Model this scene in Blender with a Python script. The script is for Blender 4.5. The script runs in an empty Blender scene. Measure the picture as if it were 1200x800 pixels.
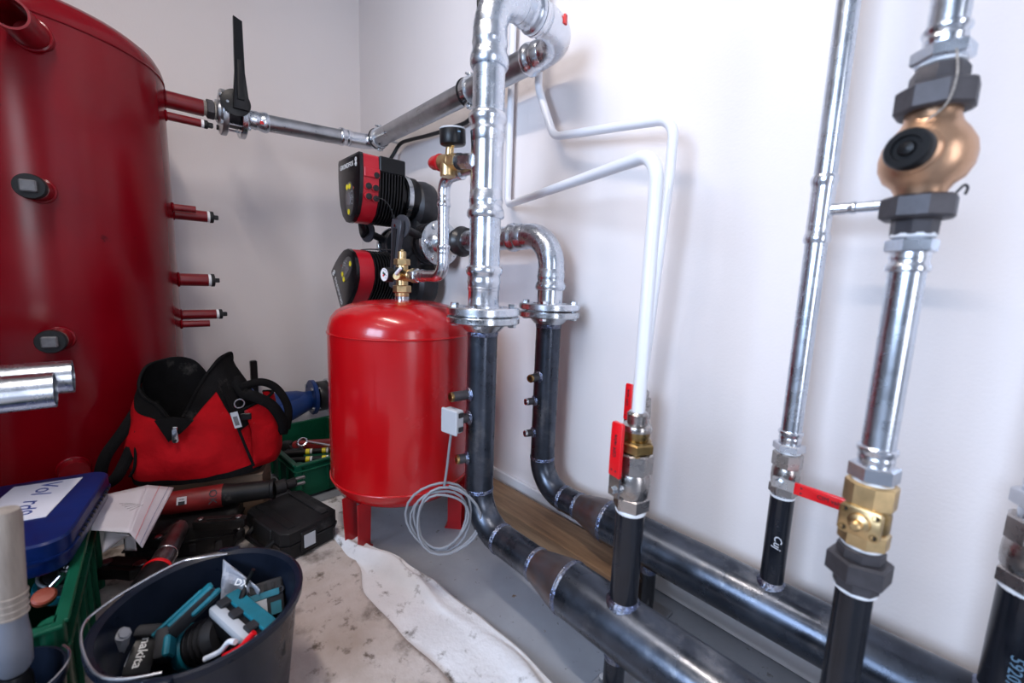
import bpy, bmesh, math, random
from mathutils import Vector, Matrix, noise
random.seed(7)
V = Vector
# ------------------------------------------------------------------ camera
FPX, PITCH, ROLL, YAW = 490.0, 0.140561, 0.035215, 0.741770
CAM = V((2.50, -1.05, 0.84))
def _axes():
    cp, sp, cr, sr = math.cos(PITCH), math.sin(PITCH), math.cos(ROLL), math.sin(ROLL)
    rot = lambda a: V((cr*a[0]-sr*a[1], sr*a[0]+cr*a[1], a[2]))
    up, fh, rt = rot((0, -cp, -sp)), rot((0, -sp, cp)), rot((1, 0, 0))
    xd = -(math.cos(YAW)*fh - math.sin(YAW)*rt)
    yd = math.sin(YAW)*fh + math.cos(YAW)*rt
    return Matrix((xd, yd, up))
AX = _axes()
sc = bpy.context.scene
cd = bpy.data.cameras.new('camera'); cam = bpy.data.objects.new('camera', cd)
sc.collection.objects.link(cam); sc.camera = cam
R = Matrix((AX.col[0], -AX.col[1], -AX.col[2])).transposed()
cam.matrix_world = Matrix.Translation(CAM) @ R.to_4x4()
cd.sensor_width = 36; cd.lens = FPX/1200*36; cd.clip_start = .02
cd.dof.use_dof = True; cd.dof.focus_distance = 1.55; cd.dof.aperture_fstop = 3.0
# ------------------------------------------------------------------ light
sc.view_settings.view_transform = 'Standard'; sc.view_settings.look = 'None'
sc.view_settings.gamma = 1; sc.view_settings.use_curve_mapping = False
sc.view_settings.exposure = 0.0
wd = bpy.data.worlds.new('sky'); sc.world = wd; wd.use_nodes = True
bg = wd.node_tree.nodes['Background']; bg.inputs[0].default_value = (.62, .76, 1, 1); bg.inputs[1].default_value = 1.2
RX, RY, RZ = 4.5, -3.3, 2.65           # far room corner, ceiling height
def area(name, loc, direction, sx, sy, power, col):
    l = bpy.data.lights.new(name, 'AREA'); l.shape = 'RECTANGLE'; l.size = sx; l.size_y = sy; l.energy = power; l.color = col
    o = bpy.data.objects.new(name, l); sc.collection.objects.link(o); o.location = loc
    o.rotation_euler = V(direction).to_track_quat('-Z', 'Y').to_euler(); return o
area('daylight_window', (2.45, RY-.12, 1.55), (0, 1, -.05), 1.5, 1.2, 104, (.58, .74, 1))
area('daylight_door', (RX+.12, -1.2, 1.15), (-1, 0, 0), .5, 1.9, 20, (.92, .92, 1))
# ------------------------------------------------------------------ pixel helpers (1200x800 frame)
def ray(px, py): return AX @ V(((px-600)/FPX, (py-400)/FPX, 1))
def aX(px, py, x): r = ray(px, py); return CAM + r*((x-CAM.x)/r.x)
def aY(px, py, y): r = ray(px, py); return CAM + r*((y-CAM.y)/r.y)
def aZ(px, py, z): r = ray(px, py); return CAM + r*((z-CAM.z)/r.z)
def zz(py, x, y, px=None, front=0):
    # height at image row py on the vertical through (x, y)
    dx, dy = x-CAM.x, y-CAM.y; d = math.hypot(dx, dy)-front
    if px is None:
        lo, hi = -1., 4.
        for _ in range(40):
            m = (lo+hi)/2; c = AX.transposed() @ (V((x, y, m))-CAM)
            if 400+FPX*c.y/c.z > py: lo = m
            else: hi = m
        return lo
    r = ray(px, py); return CAM.z + r.z*d/math.hypot(r.x, r.y)
# ------------------------------------------------------------------ materials
MATS = {}
def mat(name, col, metal=0., rough=.5, var=.0, vscale=8., bump=0., bscale=40., col2=None, coat=0., spec=.5, rvar=.0, alpha=None, lo=.35, hi=.65, stretch=None, trans=0, sheen=0, emit=0):
    m = bpy.data.materials.new(name); m.use_nodes = True; MATS[name] = m
    nt = m.node_tree; N, L = nt.nodes, nt.links; b = N['Principled BSDF']
    b.inputs['Base Color'].default_value = (*col, 1); b.inputs['Metallic'].default_value = metal
    b.inputs['Roughness'].default_value = rough; b.inputs['Coat Weight'].default_value = coat
    b.inputs['Coat Roughness'].default_value = .08
    b.inputs['Specular IOR Level'].default_value = spec
    b.inputs['Transmission Weight'].default_value = trans
    b.inputs['Sheen Weight'].default_value = sheen
    if emit:
        b.inputs['Emission Color'].default_value = (*col, 1); b.inputs['Emission Strength'].default_value = emit
    if alpha is not None: b.inputs['Alpha'].default_value = alpha
    tc = N.new('ShaderNodeTexCoord'); src = tc.outputs['Object']
    if stretch:
        mp = N.new('ShaderNodeMapping'); mp.inputs['Scale'].default_value = stretch; L.new(src, mp.inputs[0]); src = mp.outputs[0]
    if var or rvar or col2:
        n = N.new('ShaderNodeTexNoise'); n.inputs['Scale'].default_value = vscale; n.inputs['Detail'].default_value = 6; n.inputs['Roughness'].default_value = .6
        L.new(src, n.inputs['Vector'])
        cr = N.new('ShaderNodeValToRGB'); cr.color_ramp.elements[0].position = lo; cr.color_ramp.elements[1].position = hi
        c2 = col2 if col2 else tuple(min(1, c*(1-var)) for c in col)
        cr.color_ramp.elements[0].color = (*c2, 1); cr.color_ramp.elements[1].color = (*col, 1)
        L.new(n.outputs['Fac'], cr.inputs[0]); L.new(cr.outputs[0], b.inputs['Base Color'])
        if rvar:
            mr = N.new('ShaderNodeMapRange'); mr.inputs[1].default_value = .3; mr.inputs[2].default_value = .7
            mr.inputs[3].default_value = max(0, rough-rvar); mr.inputs[4].default_value = min(1, rough+rvar)
            L.new(n.outputs['Fac'], mr.inputs[0]); L.new(mr.outputs[0], b.inputs['Roughness'])
    if bump:
        n2 = N.new('ShaderNodeTexNoise'); n2.inputs['Scale'].default_value = bscale; n2.inputs['Detail'].default_value = 4
        L.new(src, n2.inputs['Vector']); bp = N.new('ShaderNodeBump'); bp.inputs['Strength'].default_value = bump; bp.inputs['Distance'].default_value = .01
        L.new(n2.outputs['Fac'], bp.inputs['Height']); L.new(bp.outputs[0], b.inputs['Normal'])
    return m
def spots(m, col, scale, thr, width=.05, seed=0.):
    # a second layer of dirt specks mixed over the base colour
    nt = m.node_tree; N, L = nt.nodes, nt.links; b = N['Principled BSDF']
    n = N.new('ShaderNodeTexNoise'); n.inputs['Scale'].default_value = scale; n.inputs['Detail'].default_value = 8; n.inputs['Roughness'].default_value = .65
    tc = N.new('ShaderNodeTexCoord'); mp = N.new('ShaderNodeMapping'); mp.inputs['Location'].default_value = (seed, seed*1.7, 0)
    L.new(tc.outputs['Object'], mp.inputs[0]); L.new(mp.outputs[0], n.inputs['Vector'])
    r = N.new('ShaderNodeMapRange'); r.inputs[1].default_value = thr; r.inputs[2].default_value = thr+width
    L.new(n.outputs['Fac'], r.inputs[0])
    mx = N.new('ShaderNodeMix'); mx.data_type = 'RGBA'; mx.inputs['B'].default_value = (*col, 1)
    old = b.inputs['Base Color']
    if old.is_linked: L.new(old.links[0].from_socket, mx.inputs['A'])
    else: mx.inputs['A'].default_value = old.default_value
    L.new(r.outputs[0], mx.inputs['Factor']); L.new(mx.outputs['Result'], old)
    return m
mat('wall', (.84, .785, .77), rough=.62, var=.035, vscale=1.3, bump=.05, bscale=160)
spots(MATS['wall'], (.36, .27, .22), 23, .775, .01, 3.1)
mat('ceiling', (.42, .42, .42), rough=.8)
mat('concrete', (.30, .30, .31), rough=.8, var=.3, vscale=2, bump=.1, bscale=30)
mat('trimwhite', (.82, .82, .84), rough=.45)
fl = mat('floor', (.29, .31, .345), rough=.5, var=.22, vscale=5, bump=.03, bscale=60, rvar=.12)
spots(fl, (.10, .095, .09), 55, .64, .05, 1.2); spots(fl, (.16, .10, .06), 18, .69, .02, 5.)
mat('galv', (.66, .71, .78), 1, .27, var=.14, vscale=26, rvar=.06)
mat('galvdull', (.50, .51, .53), 1, .33, var=.25, vscale=14, rvar=.1, stretch=(1, 1, 1))
mat('zinc', (.62, .65, .68), 1, .24, var=.15, vscale=40, rvar=.08)
mat('chromeshine', (.74, .77, .82), 1, .25, var=.1, vscale=20, rvar=.05)
mat('castiron', (.030, .030, .034), .3, .42, var=.3, vscale=60, bump=.06, bscale=200)
st = mat('blacksteel', (.092, .106, .136), .9, .30, var=.5, vscale=9, rvar=.12, bump=.02, bscale=120)
spots(st, (.19, .195, .21), 7, .54, .16, 2.); spots(st, (.20, .13, .085), 16, .70, .05, 8.)
mat('redsteel', (.13, .13, .145), .8, .38, var=.4, vscale=14, rvar=.12, col2=(.15, .095, .078))
mat('weld', (.22, .225, .25), .95, .27, var=.5, vscale=60, rvar=.1, bump=.5, bscale=110, col2=(.12, .15, .26))
mat('stubblack', (.012, .014, .02), .1, .22, rvar=.06, vscale=30, var=.3)
tk = mat('tankred', (.195, .0008, .006), .0, .20, var=.2, vscale=3, rvar=.05, coat=0., spec=.30, bump=.012, bscale=24)
spots(tk, (.075, .001, .004), 6, .66, .03, 4.)
mat('stubred', (.20, .003, .008), 0, .3, var=.2, vscale=20, coat=.3)
vr = mat('vesselred', (.46, .002, .005), 0, .25, var=.1, vscale=2.5, coat=.35, rvar=.05, bump=.006, bscale=12)
mat('vesselleg', (.40, .004, .008), 0, .35, var=.2, vscale=12, coat=.2)
mat('capred', (.40, .005, .008), 0, .3, coat=.2)
mat('leverred', (.75, .006, .012), 0, .3, coat=.3)
mat('brass', (.74, .53, .27), 1, .36, var=.25, vscale=40, rvar=.08)
mat('brassdull', (.40, .27, .11), 1, .34, var=.35, vscale=30, rvar=.1)
mat('bronze', (.66, .40, .25), .85, .38, var=.18, vscale=12, rvar=.08, bump=.03, bscale=150)
mat('nickel', (.47, .44, .42), 1, .28, var=.2, vscale=40, rvar=.08)
mat('malleable', (.085, .08, .088), .5, .5, var=.3, vscale=30, bump=.05, bscale=150)
mat('blackplastic', (.008, .008, .009), 0, .36, var=.2, vscale=20, spec=.3)
mat('blackgloss', (.006, .006, .007), 0, .22, spec=.35)
mat('greyplastic', (.060, .063, .075), 0, .36, var=.2, vscale=20, spec=.4)
mat('plugblack', (.014, .0145, .016), 0, .5, spec=.3, var=.3, vscale=60)
mat('plugtop', (.17, .17, .18), .3, .5, var=.3, vscale=60)
mat('hemp', (.55, .5, .45), 0, .9, bump=.8, bscale=400, var=.35, vscale=200)
mat('tape', (.83, .84, .86), 0, .5, bump=.2, bscale=300)
mat('whitepipe', (.82, .83, .87), 0, .3, var=.03, vscale=6, coat=.2)
mat('rubber', (.016, .016, .017), 0, .32, spec=.5)
mat('pumpred', (.47, .008, .02), 0, .34, var=.1, vscale=10)
mat('panelgrey', (.06, .055, .055), 0, .3)
mat('yellow', (.85, .72, .02), 0, .4)
mat('white', (.8, .8, .8), 0, .5)
mat('inkdark', (.02, .02, .025), 0, .5)
mat('inkblue', (.02, .045, .20), 0, .5)
mat('screen', (.10, .09, .10), 0, .15)
mat('stickerred', (.72, .02, .02), 0, .4)
mat('wood', (.31, .19, .105), 0, .62, col2=(.15, .088, .05), vscale=3.2, stretch=(1.2, 12, 12), bump=.12, bscale=40, lo=.3, hi=.62)
spots(MATS['wood'], (.52, .47, .44), 3.5, .6, .25, 6.)
mat('sensorgrey', (.46, .48, .51), 0, .45)
mat('cablegrey', (.22, .23, .255), 0, .45)
mat('cableblack', (.012, .012, .013), 0, .45)
cl = mat('clothwhite', (.78, .78, .80), 0, .85, var=.12, vscale=6, bump=.25, bscale=90, sheen=.2)
spots(cl, (.10, .085, .07), 14, .56, .12, 3.)
cb = mat('clothbeige', (.58, .52, .49), 0, .9, col2=(.42, .35, .30), vscale=5, bump=.3, bscale=70, sheen=.2)
spots(cb, (.10, .075, .055), 5, .53, .14, 9.); spots(cb, (.12, .09, .068), 26, .57, .12, 2.)
mat('bucket', (.007, .011, .022), 0, .34, var=.3, vscale=14, rvar=.1, spec=.22)
mat('wire', (.66, .67, .70), 1, .25)
mat('teal', (.006, .17, .23), 0, .38, var=.3, vscale=25)
mat('toolgrey', (.028, .028, .032), 0, .55, spec=.25, var=.3, vscale=40)
mat('bagclear', (.42, .44, .5), 0, .22, bump=.3, bscale=40, alpha=.85)
gr = mat('crategreen', (.004, .085, .042), 0, .42, spec=.25, var=.3, vscale=9, rvar=.08)
spots(gr, (.16, .17, .15), 14, .68, .12, 2.)
bl = mat('caseblue', (.003, .016, .10), 0, .33, spec=.3, var=.35, vscale=9, rvar=.08)
spots(bl, (.22, .26, .34), 34, .70, .08, 2.)
mat('paper', (.66, .63, .67), 0, .7, var=.12, vscale=5, bump=.1, bscale=30)
mat('paperlabel', (.60, .58, .62), 0, .6)
bgm = mat('bagred', (.46, .004, .009), 0, .8, var=.3, vscale=9, bump=.5, bscale=26, spec=.12)
spots(bgm, (.55, .16, .17), 8, .64, .16, 5.)
mat('bagblack', (.009, .0085, .009), 0, .9, spec=.1, bump=.3, bscale=350, var=.4, vscale=12)
spots(MATS['bagblack'], (.08, .072, .065), 10, .60, .2, 3.)
mat('cardboard', (.20, .13, .085), 0, .8, var=.3, vscale=7)
mat('toolred', (.26, .014, .014), 0, .5, var=.4, vscale=18, rvar=.1)
mat('tooldark', (.012, .011, .011), 0, .5, var=.5, vscale=30, spec=.25)
spots(MATS['tooldark'], (.06, .056, .052), 24, .62, .12, 1.)
mat('steelworn', (.30, .30, .31), 1, .36, var=.4, vscale=30, rvar=.1)
mat('caseblack', (.010, .010, .011), 0, .5, var=.4, vscale=16, bump=.1, bscale=260, spec=.25)
spots(MATS['caseblack'], (.075, .07, .068), 12, .58, .2, 4.)
mat('strainblue', (.006, .04, .19), 0, .35, var=.25, vscale=14, bump=.06, bscale=120)
mat('handlewood', (.36, .31, .26), 0, .6, col2=(.22, .18, .15), vscale=6, stretch=(8, 8, 1))
mat('orange', (.30, .05, .025), 0, .5)
mat('brushcollar', (.14, .15, .18), 0, .4)
mat('glass', (.9, .95, 1), 0, .02, trans=1)
mat('lampglow', (1, .98, .95), 0, .4, emit=6)
# ------------------------------------------------------------------ geometry helpers
COL = sc.collection
def fr(axis, ref=None):
    w = V(axis).normalized()
    r = V(ref) if ref is not None else (V((0, 0, 1)) if abs(w.z) < .9 else V((1, 0, 0)))
    u = (r - w*r.dot(w)).normalized(); v = w.cross(u); return u, v, w
def bend(pts, rad, n=8):
    pts = [V(p) for p in pts]; out = [pts[0]]
    for i in range(1, len(pts)-1):
        r = rad[i-1] if isinstance(rad, (list, tuple)) else rad
        a, b, c = pts[i-1], pts[i], pts[i+1]; d1 = (a-b).normalized(); d2 = (c-b).normalized()
        ang = d1.angle(d2)
        if ang > math.pi-.02: out.append(b); continue
        t = min(r/math.tan(ang/2), .49*(a-b).length if i > 1 else (a-b).length, (c-b).length)
        r2 = t*math.tan(ang/2); p1 = b+d1*t; bis = (d1+d2).normalized(); ce = b+bis*(r2/math.sin(ang/2))
        v1 = p1-ce; ax = (p1-ce).cross((b+d2*t)-ce).normalized(); tot = math.pi-ang
        for k in range(n+1): out.append(ce + Matrix.Rotation(tot*k/n, 3, ax) @ v1)
    out.append(pts[-1]); return out
def spline(pts, n=6, closed=False):
    P = [V(p) for p in pts]; out = []; m = len(P)
    for i in range(m if closed else m-1):
        g = lambda k: P[k % m] if closed else P[max(0, min(m-1, k))]
        p0, p1, p2, p3 = g(i-1), g(i), g(i+1), g(i+2)
        for k in range(n):
            t = k/n
            out.append(.5*((2*p1)+(p2-p0)*t+(2*p0-5*p1+4*p2-p3)*t*t+(3*p1-p0-3*p2+p3)*t**3))
    if not closed: out.append(P[-1])
    return out
class MB:
    def __init__(s): s.v = []; s.f = []
    def add(s, vs, fs):
        o = len(s.v); s.v += [V(p) for p in vs]; s.f += [tuple(i+o for i in f) for f in fs]; return s
    def tube(s, pts, r, n=16, cap=True, closed=False):
        pts = [V(p) for p in pts]; m = len(pts); vs = []; fs = []
        rr = [r[min(len(r)-1, int(i*len(r)/m))] for i in range(m)] if isinstance(r, (list, tuple)) else [r]*m
        tg = []
        for i in range(m):
            a = pts[i-1] if (i or closed) else pts[0]; b = pts[(i+1) % m] if (i < m-1 or closed) else pts[-1]
            tg.append((b-a).normalized())
        u = fr(tg[0])[0]
        for i in range(m):
            if i:
                q = tg[i-1].rotation_difference(tg[i]); u = q @ u
            u = (u - tg[i]*u.dot(tg[i])).normalized(); w = tg[i].cross(u)
            for k in range(n):
                a = 2*math.pi*k/n; vs.append(pts[i]+(u*math.cos(a)+w*math.sin(a))*rr[i])
        for i in range(m if closed else m-1):
            j = (i+1) % m
            for k in range(n):
                l = (k+1) % n; fs.append((i*n+k, i*n+l, j*n+l, j*n+k))
        if cap and not closed:
            fs.append(tuple(range(n-1, -1, -1))); fs.append(tuple((m-1)*n+k for k in range(n)))
        return s.add(vs, fs)
    def lathe(s, prof, base, axis=(0, 0, 1), n=28, ref=None, rot=0., cap=True, sx=1., sy=1.):
        u, v, w = fr(axis, ref); base = V(base); vs = []; fs = []
        for r, h in prof:
            for k in range(n):
                a = 2*math.pi*k/n+rot; vs.append(base+w*h+(u*math.cos(a)*sx+v*math.sin(a)*sy)*max(r, 1e-5))
        for i in range(len(prof)-1):
            for k in range(n):
                l = (k+1) % n; fs.append((i*n+k, i*n+l, (i+1)*n+l, (i+1)*n+k))
        if cap:
            if prof[0][0] > 1e-4: fs.append(tuple(range(n-1, -1, -1)))
            if prof[-1][0] > 1e-4: fs.append(tuple((len(prof)-1)*n+k for k in range(n)))
        return s.add(vs, fs)
    def cyl(s, a, b, r, n=24, ch=.0, ref=None, rot=0):
        a, b = V(a), V(b); L = (b-a).length
        p = [(r, 0), (r, L)] if not ch else [(r-ch, 0), (r, ch), (r, L-ch), (r-ch, L)]
        return s.lathe(p, a, b-a, n, ref, rot)
    def hexn(s, a, b, r, rot=0., n=6):
        a, b = V(a), V(b); L = (b-a).length; c = min(r*.08, L*.15)
        return s.lathe([(r*.9, 0), (r, c), (r, L-c), (r*.9, L)], a, b-a, n, None, rot)
    def ring(s, c, axis, R0, r, n=28, k=8):
        u, v, w = fr(axis); c = V(c)
        return s.tube([c+(u*math.cos(2*math.pi*i/n)+v*math.sin(2*math.pi*i/n))*R0 for i in range(n)], r, k, closed=True)
    def box(s, c, size, rot=None, bev=0., seg=1):
        bm = bmesh.new(); bmesh.ops.create_cube(bm, size=1)
        for q in bm.verts: q.co = V((q.co.x*size[0], q.co.y*size[1], q.co.z*size[2]))
        if bev: bmesh.ops.bevel(bm, geom=bm.edges[:], offset=bev, segments=seg, profile=.5, affect='EDGES')
        bm.verts.index_update(); rm = rot if rot is not None else Matrix.Identity(3)
        s.add([V(c)+rm @ q.co for q in bm.verts], [tuple(x.index for x in f.verts) for f in bm.faces]); bm.free(); return s
    def prism(s, poly, o, u, v, w, d, inset=0.):
        # polygon in (u, v) extruded from o by d along w
        o, u, v, w = V(o), V(u), V(v), V(w); n = len(poly); vs = []; fs = []
        cx = sum(p[0] for p in poly)/n; cy = sum(p[1] for p in poly)/n
        rows = [(0, 1)] if not inset else []
        if inset: rows = [(0, 1-inset), (d*.12, 1), (d*.88, 1), (d, 1-inset)]
        else: rows = [(0, 1), (d, 1)]
        for h, k in rows:
            for a, b in poly: vs.append(o+u*(cx+(a-cx)*k)+v*(cy+(b-cy)*k)+w*h)
        for i in range(len(rows)-1):
            for k in range(n):
                l = (k+1) % n; fs.append((i*n+k, i*n+l, (i+1)*n+l, (i+1)*n+k))
        fs.append(tuple(range(n-1, -1, -1))); fs.append(tuple((len(rows)-1)*n+k for k in range(n)))
        return s.add(vs, fs)
    def build(s, name, material, parent=None, angle=35, smooth=True):
        if parent is not None: org = ORG[parent.name]
        else:
            xs = [p.x for p in s.v]; ys = [p.y for p in s.v]; org = V(((min(xs)+max(xs))/2, (min(ys)+max(ys))/2, min(p.z for p in s.v)))
        me = bpy.data.meshes.new(name); me.from_pydata([p-org for p in s.v], [], s.f); me.update()
        bm = bmesh.new(); bm.from_mesh(me); bmesh.ops.recalc_face_normals(bm, faces=bm.faces[:]); bm.to_mesh(me); bm.free()
        if smooth:
            me.polygons.foreach_set('use_smooth', [True]*len(me.polygons)); me.set_sharp_from_angle(angle=math.radians(angle))
        me.materials.append(MATS[material]); o = bpy.data.objects.new(name, me); COL.objects.link(o)
        if parent is not None: o.parent = parent
        else: o.location = org
        ORG[o.name] = org; return o
ORG = {}
Z_ = V((0, 0, 1))
def thing(name, loc, label, cat, group=None):
    o = bpy.data.objects.new(name, None); COL.objects.link(o); o.location = loc; o.empty_display_size = .05
    ORG[o.name] = V(loc); return tag(o, label, cat, group)
def tag(o, label, cat, group=None):
    o['label'] = label; o['category'] = cat
    if group: o['group'] = group
    return o
def struct(o): o['kind'] = 'structure'; return o
def text(name, s, size, o, u, v, material, parent, ext=.0004, center=True, shear=0., offset=0.):
    cu = bpy.data.curves.new(name, 'FONT'); cu.body = s; cu.size = size; cu.extrude = ext; cu.resolution_u = 2; cu.shear = shear; cu.offset = offset
    if center: cu.align_x = 'CENTER'; cu.align_y = 'CENTER'
    t = bpy.data.objects.new(name, cu); COL.objects.link(t); bpy.context.view_layer.update()
    me = bpy.data.meshes.new_from_object(t.evaluated_get(bpy.context.evaluated_depsgraph_get()))
    bpy.data.objects.remove(t); bpy.data.curves.remove(cu)
    u = V(u).normalized(); v = V(v).normalized(); w = u.cross(v); o = V(o)
    mb = MB(); mb.add([o+u*p.co.x+v*p.co.y+w*p.co.z for p in me.vertices], [tuple(q.vertices) for q in me.polygons])
    bpy.data.meshes.remove(me); return mb.build(name, material, parent, smooth=False)
def socket(mb, p, ax, r, L, n=28):
    # press-fit socket: body from p along ax, rolled bead at its mouth
    mb.lathe([(r*1.0, 0), (r*1.05, .04*L), (r*1.07, .3*L), (r*1.10, .36*L), (r*1.10, .40*L), (r*1.06, .46*L), (r*1.06, .60*L), (r*1.16, .70*L), (r*1.21, .80*L), (r*1.20, .92*L), (r*1.10, 1.0*L), (r*.98, L)], p, ax, n)
def bolts(parent, c, ax, pcd, nb, a0, d, tot, name='bolt', head=.009, m='zinc', nut=True):
    u, v, w = fr(ax); c = V(c)
    for k in range(nb):
        a = a0+2*math.pi*k/nb; p = c+(u*math.cos(a)+v*math.sin(a))*pcd/2; mb = MB()
        mb.cyl(p-w*(tot/2+.002), p+w*(tot/2+.004), d*.45, 8)
        mb.hexn(p+w*tot/2, p+w*(tot/2+head), d, a)
        if nut: mb.hexn(p-w*(tot/2+head), p-w*tot/2, d, a)
        mb.build(name, m, parent)
# ================================================================== ROOM
def slab(name, x0, x1, y0, y1, z0, z1, m): return struct(MB().box(((x0+x1)/2, (y0+y1)/2, (z0+z1)/2), (x1-x0, y1-y0, z1-z0)).build(name, m, smooth=False))
slab('floor', -.1, RX+.1, RY-.1, .1, -.1, 0, 'floor')
slab('ceiling', -.1, RX+.1, RY-.1, .1, RZ, RZ+.1, 'ceiling')
slab('wall_left', -.1, 0, RY, 0, 0, RZ, 'wall')
slab('wall_right', -.1, RX+.1, 0, .1, 0, RZ, 'wall')
def holed(name, ax, pos, thick, a0, a1, h0, h1, w0, w1, z0, z1):
    mb = MB()
    def b(p, q, r, t):
        if q-p < 1e-4 or t-r < 1e-4: return
        if ax == 'y': mb.box(((p+q)/2, pos+thick/2, (r+t)/2), (q-p, abs(thick), t-r))
        else: mb.box((pos+thick/2, (p+q)/2, (r+t)/2), (abs(thick), q-p, t-r))
    b(a0, w0, h0, h1); b(w1, a1, h0, h1); b(w0, w1, h0, z0); b(w0, w1, z1, h1)
    return struct(mb.build(name, 'concrete', smooth=False))
holed('wall_back', 'y', RY, -.1, -.1, RX+.1, 0, RZ, 1.7, 3.2, .95, 2.15)
slab('wall_shade_added', 0, 1.42, -1.95, -1.85, 0, RZ, 'concrete')  # unseen wall, added to keep window light off the floor clutter
holed('wall_front', 'x', RX, .1, RY, 0, 0, RZ, -1.65, -.75, 0.0, 2.1)
mb = MB()
for x in (1.7+.025, 2.45, 3.2-.025): mb.box((x, RY-.03, 1.55), (.05, .05, 1.2))
for z in (.975, 2.125): mb.box((2.45, RY-.03, z), (1.4, .045, .05))
w1 = struct(mb.build('window_1', 'trimwhite', smooth=False))
mb = MB()
for y in (-1.65+.03, -.75-.03): mb.box((RX+.03, y, 1.05), (.08, .06, 2.1))
mb.box((RX+.03, -1.2, 2.07), (.08, .84, .06)); struct(mb.build('door_1', 'trimwhite', smooth=False))
mb = MB().box((2.25, -.007, .05), (4.48, .014, .098), None, .003); struct(mb.build('baseboard_right', 'trimwhite'))
mb = MB().box((.007, -1.65, .05), (.014, 3.2, .098), None, .003); struct(mb.build('baseboard_left', 'trimwhite'))
# two fluorescent battens on the ceiling
for i, (x, y) in enumerate(((1.85, -1.2), (2.4, -2.5))):
    t = thing('ceiling_lamp', (x, y, RZ), ('long white ceiling batten lamp over the bucket', 'long white ceiling batten lamp near the window')[i], 'lamp')
    MB().box((x, y, RZ-.03), (1.2, .09, .058), None, .006).build('lamp_body', 'trimwhite', t)
    MB().lathe([(.0, 0), (.03, .0), (.034, .01), (.034, 1.13), (.03, 1.14), (0, 1.14)], (x-.57, y, RZ-.085), (1, 0, 0), 16).build('diffuser', 'lampglow', t)
    a = area('lamp_light', (x, y, RZ-.13), (0, 0, -1), 1.1, .08, (21, 4)[i], (1, .88, .80)); a.parent = t; a.location = (0, 0, -.13)

# ================================================================== BUFFER TANK
TX, TY, TR = .41, -1.26, .353
T = thing('buffer_tank', (TX, TY, 0), 'tall dark red buffer tank with capped pipe sockets in the corner', 'tank')
zs = 1.497
MB().lathe([(TR-.03, .06), (TR-.008, .075), (TR, .10), (TR, zs-.004)], (TX, TY, 0), n=96).build('tank_body', 'tankred', T, 30)
MB().lathe([(TR*1.0, 0), (TR*1.004, .012), (TR*.99, .03), (TR*.955, .052), (TR*.88, .072), (TR*.7, .098), (TR*.4, .12), (0.0, .13)], (TX, TY, zs), n=96).build('tank_lid', 'tankred', T, 40)
MB().ring((TX, TY, zs-.001), (0, 0, 1), TR+.0005, .0035, 96, 8).build('weld_seam', 'tankred', T)
for a in (45, 165, 285):
    ca, sa = math.cos(math.radians(a)), math.sin(math.radians(a))
    MB().box((TX+ca*.27, TY+sa*.27, .04), (.07, .07, .08), None, .006).build('tank_foot', 'tankred', T)
def radial(px, py, Rr):
    r = ray(px, py); d = V((r.x, r.y)); o = V((CAM.x-TX, CAM.y-TY)); a = d.dot(d); b = 2*o.dot(d); c = o.dot(o)-Rr*Rr
    t = (-b-math.sqrt(max(0, b*b-4*a*c)))/2/a; return CAM+r*t
def stub(px, py, Rr, r, kind, ang=None):
    p = radial(px, py, Rr); d = V((p.x-TX, p.y-TY, 0)).normalized()
    if ang is not None: d = V((math.cos(ang), math.sin(ang), 0))
    root = V((TX, TY, p.z))+d*(TR-.03); e = V((p.x, p.y, p.z))
    root = e - d*(Rr-TR+.03)
    mb = MB()
    if kind == 'open':
        L = (e-root).length
        mb.lathe([(r, 0), (r, L), (r*.86, L), (r*.86, .0)], root, d, 32, cap=False)
    else: mb.cyl(root, e, r, 28)
    s = mb.build('pipe_socket', 'stubred', T)
    MB().ring(root+d*.031, d, r+.001, .005, 28, 8).build('socket_weld', 'tankred', s)
    if kind == 'plug':
        MB().lathe([(r*.98, 0), (r*1.06, .002), (r*1.04, .008), (r*.96, .012)], e, d, 28).build('thread_hemp', 'hemp', s)
        MB().lathe([(r*1.12, 0), (r*1.14, .004), (r*1.12, .015), (r*1.06, .018)], e+d*.011, d, 32).build('plug_rim', 'plugblack', s)
        u, v, w = fr(d)
        MB().box(e+d*.032, (.032, .03, .012), Matrix((d, v, u)).transposed() @ Matrix(((0, 0, 1), (1, 0, 0), (0, 1, 0))), .003).build('plug_square', 'plugtop', s)
    return s
o_ = stub(10, 14, .46, .037, 'open', math.radians(-13))
stub(39, 220, .40, .028, 'plug', math.radians(-10)); stub(63, 399, .405, .028, 'plug', math.radians(-9)); stub(88, 555, .40, .033, 'cap')
def ystub(z, L, r, dx=0., plug=True, end='plugblack'):
    p0 = V((TX+dx, TY+math.sqrt(TR**2-dx*dx)-.03, z)); p1 = V((TX+dx, TY+TR+L, z))
    s = MB().cyl(p0, p1, r, 24).build('pipe_stub', 'stubred', T)
    MB().ring((TX+dx, TY+math.sqrt(TR**2-dx*dx)+.001, z), (0, 1, 0), r+.001, .004, 24, 8).build('stub_weld', 'tankred', s)
    if plug:
        MB().lathe([(r*.96, 0), (r*1.03, .003), (r*.98, .009)], p1, (0, 1, 0), 24).build('thread_hemp', 'tape', s)
        MB().lathe([(r*1.04, 0), (r*1.06, .003), (r*1.04, .011), (r*.8, .013)], p1+V((0, .009, 0)), (0, 1, 0), 24).build('plug_rim', 'plugblack', s)
        MB().box(p1+V((0, .029, 0)), (.017, .017, .017), None, .002).build('plug_square', 'plugblack', s)
    return s
ystub(1.055, .105, .0215, 0, True); ystub(1.071, .065, .013, .055, False)
ystub(.806, .092, .024, .03, True)
ystub(.668, .115, .019, 0, True); ystub(.636, .085, .013, .055, False)
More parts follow.
